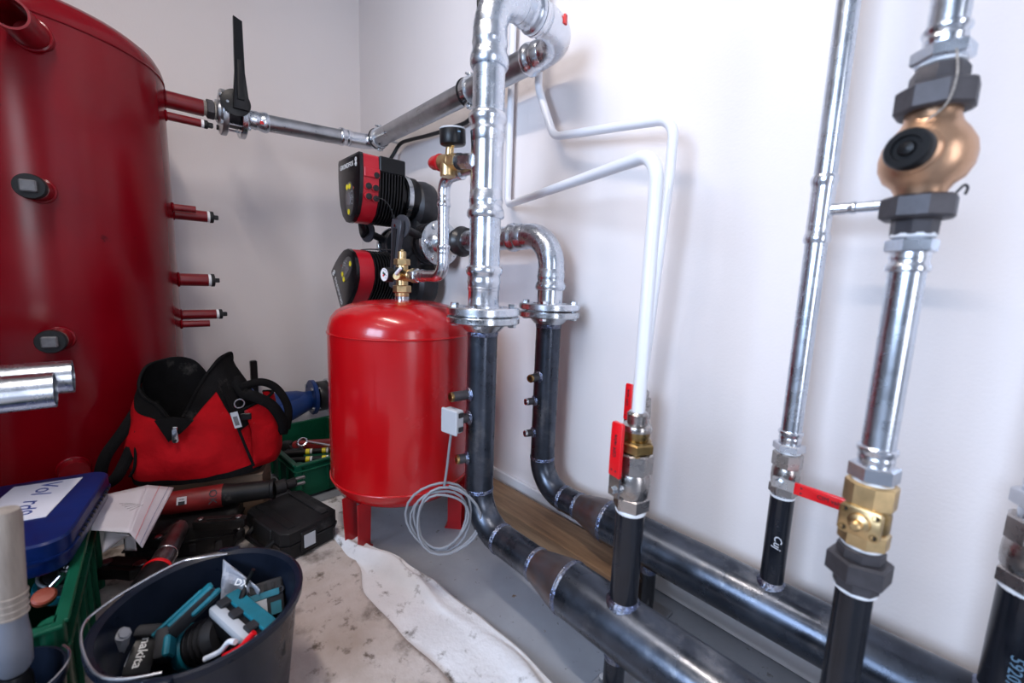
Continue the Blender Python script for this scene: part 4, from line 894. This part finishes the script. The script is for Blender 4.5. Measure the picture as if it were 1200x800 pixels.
# things in the left crate
t = thing('cordless_tool', TT(85, 675, .2), 'teal tool with grey round head in the green crate under the blue case', 'power tool')
hc = TT(66, 672, .215)
MB().lathe([(0, 0), (.03, .002), (.036, .010), (.036, .05), (.03, .058), (0, .06)], hc-V((.02, .0, .06)), (.3, .2, 1), 28).build('tool_head', 'toolgrey', t); MB().ring(hc-V((.004, -.006, .006)), (.3, .2, 1), .033, .003, 28, 8).build('head_rim', 'cablegrey', t)
MB().lathe([(.037, 0), (.038, .002), (.038, .018), (.036, .02)], hc-V((.015, .003, .045)), (.3, .2, 1), 28).build('head_band', 'teal', t)
for (a, b, lb) in (((66, 663, .225), (84, 645, .245), 'chrome socket wrench end poking out under the blue case'), ((58, 690, .205), (78, 668, .232), 'chrome ratchet end lying below the other wrench in the green crate')):
    t = thing('wrench', TT(*a), lb, 'wrench'); MB().cyl(TT(*a), TT(*b), .007, 14, .001).build('shaft', 'chromeshine', t)
    MB().lathe([(.010, -.006), (.012, -.004), (.012, .006), (.010, .008), (.006, .008), (.006, .002), (0, .002)], TT(*b), (.2, .2, 1), 20).build('wrench_head', 'chromeshine', t)
od = MB().lathe([(0, 0), (.015, .0), (.017, .003), (.017, .012), (.014, .015), (0, .016)], TT(52, 702, .215), (.5, .1, .9), 28).build('tape_reel', 'orange'); tag(od, 'small orange reel in the green crate next to the pail', 'reel')
PLX, PLY = 1.648, -1.232
PA = thing('pail', (PLX, PLY, .012), 'small dark pail with a long brush next to the bucket', 'pail')
MB().lathe([(0, 0), (.056, 0), (.06, .004), (.072, .225), (.075, .227), (.075, .238), (.071, .239), (.056, .008), (0, .008)], (PLX, PLY, .012), n=48).build('pail_shell', 'bucket', PA)
mb = MB(); mb.tube([V((PLX, PLY, .256))+V((math.cos(a)*.077, math.sin(a)*.077, .004*math.sin(a*2))) for a in [math.radians(-60+k*10) for k in range(19)]], .0018, 6); mb.build('handle', 'wire', PA)
t = thing('brush', (1.625, -1.215, .05), 'brush with pale ringed wooden handle standing in the pail', 'brush')
bb = V((1.628, -1.222, .045)); bt = V((1.640, -1.198, .505)); ax_ = bt-bb; q = lambda f: bb+ax_*f
MB().lathe([(.014, 0), (.0165, .01), (.0165, .155), (.014, .166)], q(.64), ax_, 24).build('brush_handle', 'handlewood', t)
for k in range(4): MB().ring(q(.66+k*.022), ax_, .0162, .0022, 22, 6).build('handle_ring', 'handlewood', t)
MB().lathe([(.014, 0), (.019, .01), (.019, .05), (.016, .075), (.0155, .09)], q(.46), ax_, 24).build('collar', 'brushcollar', t)
MB().lathe([(.022, 0), (.023, .1), (.018, .19), (.014, .2)], q(.02), ax_, 20).build('bristle_holder', 'blackplastic', t)
# --- papers
def sheetpoly(name, quads, label, m='paper', n=10, amp=.006, seed=1.):
    mb = MB()
    for (a, b, c, d) in quads:
        vs = []; fs = []
        for i in range(n+1):
            for j in range(n+1):
                s, u = i/n, j/n; p = a.lerp(b, s).lerp(d.lerp(c, s), u); e = math.sin(math.pi*s)*math.sin(math.pi*u)
                vs.append(p+V((0, 0, 1))*(e*amp*2*noise.noise((p.x*16, p.y*16, seed))+amp*.4*e))
        for i in range(n):
            for j in range(n): k = i*(n+1)+j; fs.append((k, k+1, k+n+2, k+n+1))
        mb.add(vs, fs)
    o = mb.build(name, m, None, 25); md = o.modifiers.new('thickness', 'SOLIDIFY'); md.thickness = .0009; tag(o, label, 'paper'); return o
q = lambda px, py, z: TT(px, py, z)
ps = sheetpoly('paper_sheet', [(q(96, 620, .250), q(120, 580, .262), q(173, 568, .252), q(152, 624, .235)), (q(173, 568, .252), q(204, 571, .222), q(167, 642, .190), q(152, 624, .235))], 'creased white drawing sheet draped from the blue case over the tools')
mb = MB()
for a, b in ((.45, 0), (.8, 1)):
    p0 = q(173, 568, .254).lerp(q(204, 571, .224), a); p1 = q(152, 624, .237).lerp(q(167, 642, .192), a); pm = (p0+p1)/2
    MB().tube([p0+V((0, 0, .001)), pm+V((0, 0, .0045)), p1+V((0, 0, .001))], .00045, 5).build('pen_line', ('stickerred', 'inkblue')[b], ps)
for k in range(5): a = q(140+k*3, 590+k*2, .262); MB().tube([a, a+V((.02-.008*k, .025, .001))], .0004, 4).build('pen_line', 'inkdark', ps)
sheetpoly('paper_sheet', [(q(122, 622, .232), q(152, 627, .228), q(140, 634, .20), q(120, 648, .19))], 'folded paper corner hanging below the drawing sheet', seed=4., n=5)
sheetpoly('paper_sheet', [(q(146, 626, .222), q(158, 630, .215), q(160, 645, .18), q(146, 645, .18))], 'curled small paper tucked under the drawing sheet fold', seed=5., n=5)
# --- cardboard box and tool bag
F0, F1 = V((.86, -1.05, 0)), V((.96, -.77, 0)); bw = (F1-F0).normalized(); bd = V((-bw.y, bw.x, 0)); BWL = (F1-F0).length
cbx = thing('cardboard_box', (.82, -.9, 0), 'brown cardboard box beneath the red tool bag', 'box')
rm = Matrix((bw, bd, Z)).transposed()
MB().box(F0+bw*BWL/2+bd*.085+Z*.0915, (BWL+.02, .17, .160), rm, .002).build('box_body', 'cardboard', cbx)
MB().box(F0+bw*BWL/2+bd*.04+Z*.173, (BWL+.022, .085, .003), rm).build('box_flap', 'cardboard', cbx); MB().box(F0+bw*BWL/2+bd*.128+Z*.173, (BWL+.022, .085, .003), rm).build('box_flap', 'cardboard', cbx)
GZ = .176
TB = thing('tool_bag', (F0+bw*.15+bd*.1)[:2]+(GZ,), 'open red fabric tool bag with black trim and zip on the cardboard box', 'bag')
LB = lambda u, v, z: F0+bw*u+bd*v+Z*z
rim = [(-.005, .02, .47), (.042, -.002, .435), (.084, -.012, .372), (.122, -.004, .425), (.152, .012, .495), (.185, .04, .550), (.212, .095, .572), (.205, .15, .53), (.150, .17, .46), (.095, .175, .53), (.035, .155, .548), (-.012, .09, .530)]
bot = [(-.03, .0, GZ+.012), (.06, -.022, GZ+.006), (.13, -.026, GZ+.006), (.19, -.024, GZ+.006), (.26, -.012, GZ+.010), (.305, .02, GZ+.02), (.31, .09, GZ+.02), (.30, .16, GZ+.02), (.2, .175, GZ+.02), (.1, .175, GZ+.02), (.0, .165, GZ+.02), (-.035, .08, GZ+.02)]
rimL = spline([LB(*p) for p in rim], 6, True); botL = spline([LB(*p) for p in bot], 6, True); n = len(rimL)
def loft(t0, t1, rows, off=0., bulge=.022):
    mb = MB(); vs = []; fs = []; ctr = sum((p for p in rimL+botL), V())/(2*n)
    for i in range(rows+1):
        t = t0+(t1-t0)*i/rows
        for k in range(n):
            p = botL[k].lerp(rimL[k], t); d = V((p.x-ctr.x, p.y-ctr.y, 0)); L_ = max(d.length, .02); d /= L_
            w = bulge*math.sin(math.pi*min(1, t*1.05))
            p = p+d*(w+off)+d*.009*noise.noise((p.x*17, p.y*17, p.z*15))+Z*.004*noise.noise((p.x*20, p.y*20, 5))
            vs.append(p)
    for i in range(rows):
        for k in range(n): l = (k+1) % n; fs.append((i*n+k, i*n+l, (i+1)*n+l, (i+1)*n+k))
    return mb.add(vs, fs), vs[-n:]
mb, _ = loft(.06, .86, 16); mb.build('bag_body', 'bagred', TB, 60)
mb, top = loft(.84, 1.0, 5, .002); mb.build('bag_collar', 'bagblack', TB, 60)
pf = []; pv = []
mbp, _ = loft(.42, .87, 8, .003)
for f in mbp.f:
    if 26 <= f[0] % n <= 44: pf.append(f)
mbp.f = pf; mbp.build('side_panel', 'bagblack', TB, 60)
mb, _ = loft(.02, 1.0, 12, -.007); mb.build('bag_lining', 'bagblack', TB, 60)
mb, _ = loft(0, .075, 3, .003); mb.add(botL, [tuple(range(n))]); mb.build('bag_base', 'bagblack', TB, 60)
MB().tube(top, .0045, 8, closed=True).build('rim_binding', 'bagblack', TB)
def onbag(u, v, z, off=.0): return LB(u, v-.03-off, z)
# zip corner flap with puller
zc = LB(.088, -.045, .368); zn = (bd*-1)
MB().prism([(-.045, .028), (.0, .035), (.052, .02), (.03, -.005), (-.015, -.042)], zc+bd*.012, bw, Z, -bd, .006, .05).build('zip_flap', 'bagblack', TB)
zp = MB().box(zc-bd*.0+bw*.006+Z*.002, (.013, .008, .010), rm, .002).build('zip_slider', 'wire', TB)
MB().prism([(-.006, 0), (.006, 0), (.0085, -.036), (.005, -.042), (-.005, -.042), (-.0085, -.036)], zc+bw*.006-bd*.004, bw, Z, -bd, .003, .05).build('zip_puller', 'wire', zp); MB().cyl(zc+bw*.006-bd*.0068-Z*.034, zc+bw*.006-bd*.008-Z*.034, .0038, 12).build('puller_hole', 'plugblack', zp)
# side pocket, straps, tag, ring
pk = [LB(.285, -.01, .20), LB(.345, .03, .205), LB(.355, .10, .21), LB(.33, .15, .21)]; pt = [LB(.262, .0, .40), LB(.325, .04, .425), LB(.335, .10, .43), LB(.30, .15, .42)]
mb = MB(); vs = []; fs = []
pkS, ptS = spline(pk, 5), spline(pt, 5); m_ = len(pkS)
for i in range(9):
    for k in range(m_):
        t_ = i/8; p = pkS[k].lerp(ptS[k], t_); vs.append(p+bw*.012*math.sin(math.pi*t_)+bw*.008*noise.noise((p.x*22, p.y*22, p.z*18)))
for i in range(8):
    for k in range(m_-1): fs.append((i*m_+k, i*m_+k+1, (i+1)*m_+k+1, (i+1)*m_+k))
pkt = mb.add(vs, fs).build('side_pocket', 'bagred', TB, 60); md = pkt.modifiers.new('thickness', 'SOLIDIFY'); md.thickness = .006
MB().tube(ptS, .005, 8).build('pocket_binding', 'bagblack', pkt)
MB().tube(spline([LB(.212, -.008, .485), LB(.237, -.022, .40), LB(.262, -.030, .31), LB(.288, -.026, .215)]), .0042, 8).build('seam_piping', 'bagblack', TB)
MB().tube(spline([LB(-.036, -.012, GZ+.045), LB(-.018, -.02, .26), LB(-.014, -.005, .36)]), .004, 8).build('seam_piping', 'bagblack', TB)
def strap(pts, w, name):
    P = spline(pts, 6); mb = MB(); vs = []; fs = []
    for i, p in enumerate(P):
        d = (P[min(i+1, len(P)-1)]-P[max(i-1, 0)]).normalized(); s = d.cross(bd*-1+Z*.3+bw*.4).normalized()
        vs += [p-s*w/2, p+s*w/2]
    for i in range(len(P)-1): a = i*2; fs.append((a, a+1, a+3, a+2))
    o = mb.add(vs, fs).build(name, 'bagblack', TB, 60); md = o.modifiers.new('thickness', 'SOLIDIFY'); md.thickness = .004; return o
strap([LB(.235, .06, .50), LB(.262, .015, .455), LB(.30, .0, .44), LB(.345, .015, .40), LB(.372, .035, .33), LB(.365, .05, .285)], .034, 'carry_strap')
strap([LB(.255, .02, .47), LB(.31, .06, .475), LB(.355, .08, .44), LB(.385, .075, .37), LB(.378, .06, .30)], .026, 'carry_strap')
strap([LB(-.02, .05, .42), LB(-.045, .0, .36), LB(-.085, -.02, .29), LB(-.10, -.02, .215), LB(-.06, -.03, .23), LB(-.025, -.01, .31)], .030, 'carry_strap')
MB().ring(LB(.258, -.026, .428), bd*-1+bw*.5, .014, .0022, 18, 6).build('strap_ring', 'wire', TB)
tg = MB().prism([(-.010, -.026), (.010, -.026), (.010, .026), (-.010, .026)], LB(.250, -.041, .380), bw*.98+Z*.2, Z*.98-bw*.2, -bd, .002).build('bag_tag', 'sensorgrey', TB)
MB().prism([(-.006, -.018), (.006, -.018), (.006, .012), (-.006, .012)], LB(.250, -.0431, .380), bw*.98+Z*.2, Z*.98-bw*.2, -bd, .0006).build('tag_print', 'plugtop', tg)
MB().box(LB(.275, -.030, .385), (.03, .006, .022), rm, .002).build('buckle', 'blackplastic', TB)
# --- red rotary tool lying in front of the bag, on a flat black case
fc = thing('flat_case', (.99, -.93, .012), 'flat black tool case under the red cylinder tool', 'case')
MB().box((.985, -.965, .062), (.15, .26, .092), rz(math.radians(-20)), .010, 2).build('case_shell', 'caseblack', fc); MB().box((.985, -.965, .066), (.156, .266, .006), rz(math.radians(-20)), .002).build('case_seam', 'blackplastic', fc)
t = thing('grinder', (1.0, -.9, .11), 'long red and black cylinder tool marked OK lying before the bag', 'power tool')
zt = .148; A = q(182, 592, zt); Bq = q(262, 580, zt); Cq = q(322, 572, zt+.004); Dq = q(352, 563, zt+.006); dA = (Bq-A).normalized()
MB().lathe([(.022, 0), (.029, .01), (.033, .04), (.035, (Bq-A).length-.02), (.035, (Bq-A).length)], A, Bq-A, 32).build('red_body', 'toolred', t)
MB().lathe([(.0345, 0), (.034, .01), (.031, .03), (.028, (Cq-Bq).length-.012), (.032, (Cq-Bq).length-.008), (.032, (Cq-Bq).length)], Bq, Cq-Bq, 32).build('black_body', 'tooldark', t)
MB().lathe([(.022, 0), (.022, .03), (.016, .034), (.016, .06), (.012, .064)], Cq, Dq-Cq, 24).build('nose', 'tooldark', t)
for s in (-1, 1): MB().box(Dq+V((0, 0, s*.010)), (.030, .012, .008), Matrix.Rotation(math.atan2((Dq-Cq).y, (Dq-Cq).x), 3, 'Z'), .002).build('nose_fork', 'steelworn', t)
tn = (CAM-(A+Bq)/2); tn = (tn-dA*tn.dot(dA)).normalized(); tv = tn.cross(dA)
if tv.z < 0: tv = -tv
sk = MB().box(A.lerp(Bq, .42)+tn*.0335+tv*.002, (.024, .022, .001), Matrix((dA, tv, tn)).transposed()).build('sticker', 'paperlabel', t)
MB().box(A.lerp(Bq, .42)+tn*.0342+tv*.006, (.012, .002, .001), Matrix((dA, tv, tn)).transposed()).build('sticker_print', 'inkdark', sk); MB().box(A.lerp(Bq, .42)+tn*.0342-tv*.005, (.016, .010, .001), Matrix((dA, tv, tn)).transposed()).build('sticker_block', 'inkdark', sk)
text('handwritten_mark', 'OK', .030, A.lerp(Bq, .87)+tn*.0355, -tv, dA, 'inkdark', t)
# --- black hard case
HC = thing('hard_case', (1.135, -.718, .012), 'worn black hard case with grey label plate on the dirty cloth', 'case')
ha = V((.974, .226, 0)).normalized(); hb = V((-ha.y, ha.x, 0)); hm = Matrix((ha, hb, Z)).transposed(); hc = V((1.135, -.718, 0))
def hpoly(lx, ly, c): return [(-lx/2+c, -ly/2), (lx/2-c, -ly/2), (lx/2, -ly/2+c), (lx/2, ly/2-c), (lx/2-c, ly/2), (-lx/2+c, ly/2), (-lx/2, ly/2-c), (-lx/2, -ly/2+c)]
MB().prism(hpoly(.232, .170, .018), hc+Z*.013, ha, hb, Z, .046, .06).build('case_bottom', 'caseblack', HC); MB().prism(hpoly(.236, .174, .018), hc+Z*.060, ha, hb, Z, .046, .07).build('case_lid', 'caseblack', HC)
MB().prism(hpoly(.242, .180, .018), hc+Z*.0575, ha, hb, Z, .006).build('case_seam', 'blackplastic', HC)
for k in (-.052, .052): MB().box(hc+ha*.0+hb*k+Z*.107, (.20, .022, .004), hm, .001).build('lid_ridge', 'caseblack', HC)
lt = MB().box(hc+ha*.119-hb*.012+Z*.060, (.008, .050, .062), hm, .003).build('latch', 'blackplastic', HC); MB().box(hc+ha*.1235-hb*.012+Z*.060, (.002, .034, .040), hm).build('label_plate', 'sensorgrey', lt)
MB().box(hc-hb*.088+Z*.075, (.11, .008, .050), hm, .003).build('handle_recess', 'plugblack', HC)
MB().tube(bend([hc-hb*.084-ha*.06+Z*.065, hc-hb*.110-ha*.055+Z*.050, hc-hb*.110+ha*.055+Z*.050, hc-hb*.084+ha*.06+Z*.065], .012, 5), .008, 10).build('handle', 'blackplastic', HC)
# --- press jaws / pliers on floor
def jaw(px1, py1, px2, py2, z, w, label, m='tooldark'):
    A, Bq = q(px1, py1, z), q(px2, py2, z); d = (Bq-A).normalized(); s = Z.cross(d); L_ = (Bq-A).length
    t = thing('press_jaw', ((A+Bq)/2)[:2]+(z-.02,), label, 'press jaw')
    MB().prism([(0, -w*.35), (L_*.15, -w*.5), (L_*.5, -w*.42), (L_*.85, -w*.5), (L_, -w*.3), (L_, w*.3), (L_*.85, w*.5), (L_*.5, w*.42), (L_*.15, w*.5), (0, w*.35)], A-Z*.02, d, s, Z, .028, .05).build('jaw_body', m, t)
    for f in (.12, .86): MB().cyl(A.lerp(Bq, f)+Z*.004, A.lerp(Bq, f)+Z*.012, w*.24, 16, .001).build('jaw_pin', 'steelworn', t)
    MB().prism([(L_*.25, -w*.2), (L_*.75, -w*.2), (L_*.75, w*.2), (L_*.25, w*.2)], A+Z*.007, d, s, Z, .004, .1).build('jaw_link', m, t)
jaw(182, 636, 215, 612, .13, .034, 'black pivoted press jaw between paper and red grip tool')
jaw(228, 612, 288, 608, .125, .034, 'long black press jaw lying before the red cylinder tool')
jaw(222, 640, 240, 616, .05, .040, 'worn black press jaw standing by the silver sleeve tool', 'castiron')
jaw(250, 636, 285, 620, .045, .036, 'worn black press jaw near the hard case handle', 'castiron')
jaw(118, 662, 172, 664, .065, .060, 'thick black press jaw with pins beside the bucket rim')
t = thing('press_tool', (1.12, -1.03, .05), 'press tool with silver sleeve and red collar behind the bucket', 'power tool')
A, Bq, Cq = q(213, 614, .137), q(186, 665, .130), q(170, 690, .128)
MB().lathe([(.012, 0), (.020, .02), (.024, (Bq-A).length*.8), (.024, (Bq-A).length)], A, Bq-A, 28).build('sleeve', 'steelworn', t)
MB().lathe([(.025, 0), (.029, .008), (.030, .03), (.030, .10)], Bq, Cq-Bq, 28).build('collar', 'blackplastic', t); MB().lathe([(.0285, .003), (.0305, .006), (.0305, .012), (.0295, .015)], Bq, Cq-Bq, 28).build('red_ring', 'leverred', t)
MB().ring(A.lerp(Bq, .72), Bq-A, .0236, .0012, 28, 6).build('sleeve_ring', 'wire', t)
for k, m in ((.58, 'wire'), (.80, 'plugblack')):
    p = A.lerp(Bq, k)+((CAM-A).normalized())*.0225; MB().cyl(p-((CAM-A).normalized())*.004, p+((CAM-A).normalized())*.0012, .005, 12).build('sleeve_pin', m, t)
# --- right crate with tools, blue strainer behind it
crate(.655, -.495, .49, .335, .135, math.radians(4), 'low green plastic crate of tools behind the red vessel')
t = thing('hand_tool', aZ(370, 520, .09), 'red and black grip tool lying in the low green crate', 'tool')
A, Bq = aZ(330, 524, .105), aZ(392, 520, .105)
obar(MB(), A, A.lerp(Bq, .2), .045, .05, .010, seg=2).build('tool_end', 'tooldark', t); obar(MB(), A.lerp(Bq, .2), Bq, .040, .045, .010, seg=2).build('tool_grip', 'toolred', t)
t = thing('ring_spanner', aZ(355, 522, .12), 'chrome ring spanner lying on top of the tools in the low crate', 'spanner')
c_ = aZ(354, 518, .145); MB().ring(c_, (.5, -.4, .8), .018, .005, 24, 8).build('spanner_ring', 'chromeshine', t)
obar(MB(), c_+V((.005, .018, 0)), aZ(388, 522, .140), .014, .006, .002).build('spanner_shaft', 'chromeshine', t)
for i, (py, lb) in enumerate(((530, 'black and yellow screwdriver bar in the low green crate, under the spanner'), (539, 'black and yellow screwdriver bar at the front wall of the low crate'))):
    t = thing('screwdriver', aZ(360, py, .1), lb, 'screwdriver'); A, Bq = aZ(332, py+1, .115), aZ(390, py-3, .115)
    MB().cyl(A, Bq, .011, 14, .003).build('handle', 'tooldark', t)
    for f in (.45, .78): MB().cyl(A.lerp(Bq, f), A.lerp(Bq, f+.08), .0118, 14).build('yellow_band', 'yellow', t); MB().cyl(A.lerp(Bq, f+.09), A.lerp(Bq, f+.13), .0118, 14).build('white_band', 'white', t)
t = thing('hand_tool', aZ(345, 536, .07), 'dark ratchet body beside the red grip tool in the low crate', 'tool')
obar(MB(), aZ(335, 533, .10), aZ(356, 530, .10), .04, .04, .008, seg=2).build('ratchet_body', 'tooldark', t); MB().cyl(aZ(338, 526, .115), aZ(341, 523, .125), .012, 14).build('ratchet_knob', 'tooldark', t)
wbk = MB().box((.19, -.605, .0615), (.12, .055, .121), None, .004); tag(wbk.build('wooden_block', 'wood'), 'wooden block under the blue strainer behind the green crate', 'block')
ST = thing('strainer', (.19, -.5, .125), 'blue cast Y-strainer with bolted flange behind the green crate', 'strainer')
sx_, sz_ = .19, .186
MB().lathe([(.05, 0), (.058, .06), (.06, .13), (.055, .2), (.045, .235), (.045, .27)], (sx_, -.64, sz_), (0, 1, 0), 32).build('strainer_body', 'strainblue', ST)
MB().lathe([(.05, 0), (.052, .1), (.05, .15), (.06, .152), (.06, .168), (.03, .17)], (sx_+.01, -.40, sz_-.005), (.28, -.85, -.25), 32).build('strainer_leg', 'strainblue', ST)
MB().lathe([(.088, 0), (.092, .003), (.092, .019), (.088, .022)], (sx_, -.375, sz_+.01), (0, 1, 0), 40).build('flange', 'strainblue', ST); MB().lathe([(.088, 0), (.092, .003), (.092, .019), (.088, .022)], (sx_, -.66, sz_+.01), (0, 1, 0), 40).build('flange', 'strainblue', ST)
MB().lathe([(.05, 0), (.078, .002), (.08, .006), (.08, .044), (.078, .048)], (sx_, -.345, sz_+.01), (0, 1, 0), 36).build('rubber_disc', 'rubber', ST); MB().lathe([(.088, 0), (.09, .003), (.09, .017), (.088, .02), (.045, .021)], (sx_, -.295, sz_+.01), (0, 1, 0), 36).build('counter_flange', 'zinc', ST)
bolts(ST, (sx_, -.325, sz_+.01), (0, 1, 0), .150, 4, .75, .0105, .10)
MB().box((sx_+.056, -.60, sz_+.012), (.004, .022, .030)).build('type_label', 'paperlabel', ST)
lb_ = MB().box((.115, -.615, .205), (.026, .030, .405), None, .004); lb2 = lb_.build('metal_bar', 'blackplastic'); tag(lb2, 'black bar standing upright by the wall behind the tool bag', 'bar')
# --- loose pipes on a trestle to the left
for i, (x, ye, z, lb) in enumerate(((1.20, -1.182, .578, 'loose galvanised pipe on the trestle, the one farther from the red tank'), (1.115, -1.160, .588, 'loose galvanised pipe on the trestle, the one nearer the red tank'))):
    o = MB().lathe([(.0375, 0), (.0375, .6), (.0355, .6), (.0355, 0), (.0375, 0)], (x, ye-.6, z-.0), (0, 1, 0), 40, cap=False).build('steel_pipe', 'galv'); tag(o, lb, 'pipe')
t = thing('trestle', (1.15, -1.67, 0), 'wooden trestle carrying the two loose pipes', 'trestle')
for y in (-1.60, -1.74):
    MB().box((1.15, y, .515), (.36, .05, .05), None, .003).build('crossbar', 'wood', t)
    for s in (-1, 1): MB().tube([(1.15+s*.12, y, .50), (1.15+s*.20, y, .002)], .02, 4).build('leg', 'wood', t)
MB().box((1.15, -1.67, .30), (.04, .14, .04), None, .003).build('stretcher', 'wood', t)
for y in (-1.60, -1.74): MB().box((1.15, y, .30), (.29, .03, .04), None, .003).build('brace', 'wood', t)
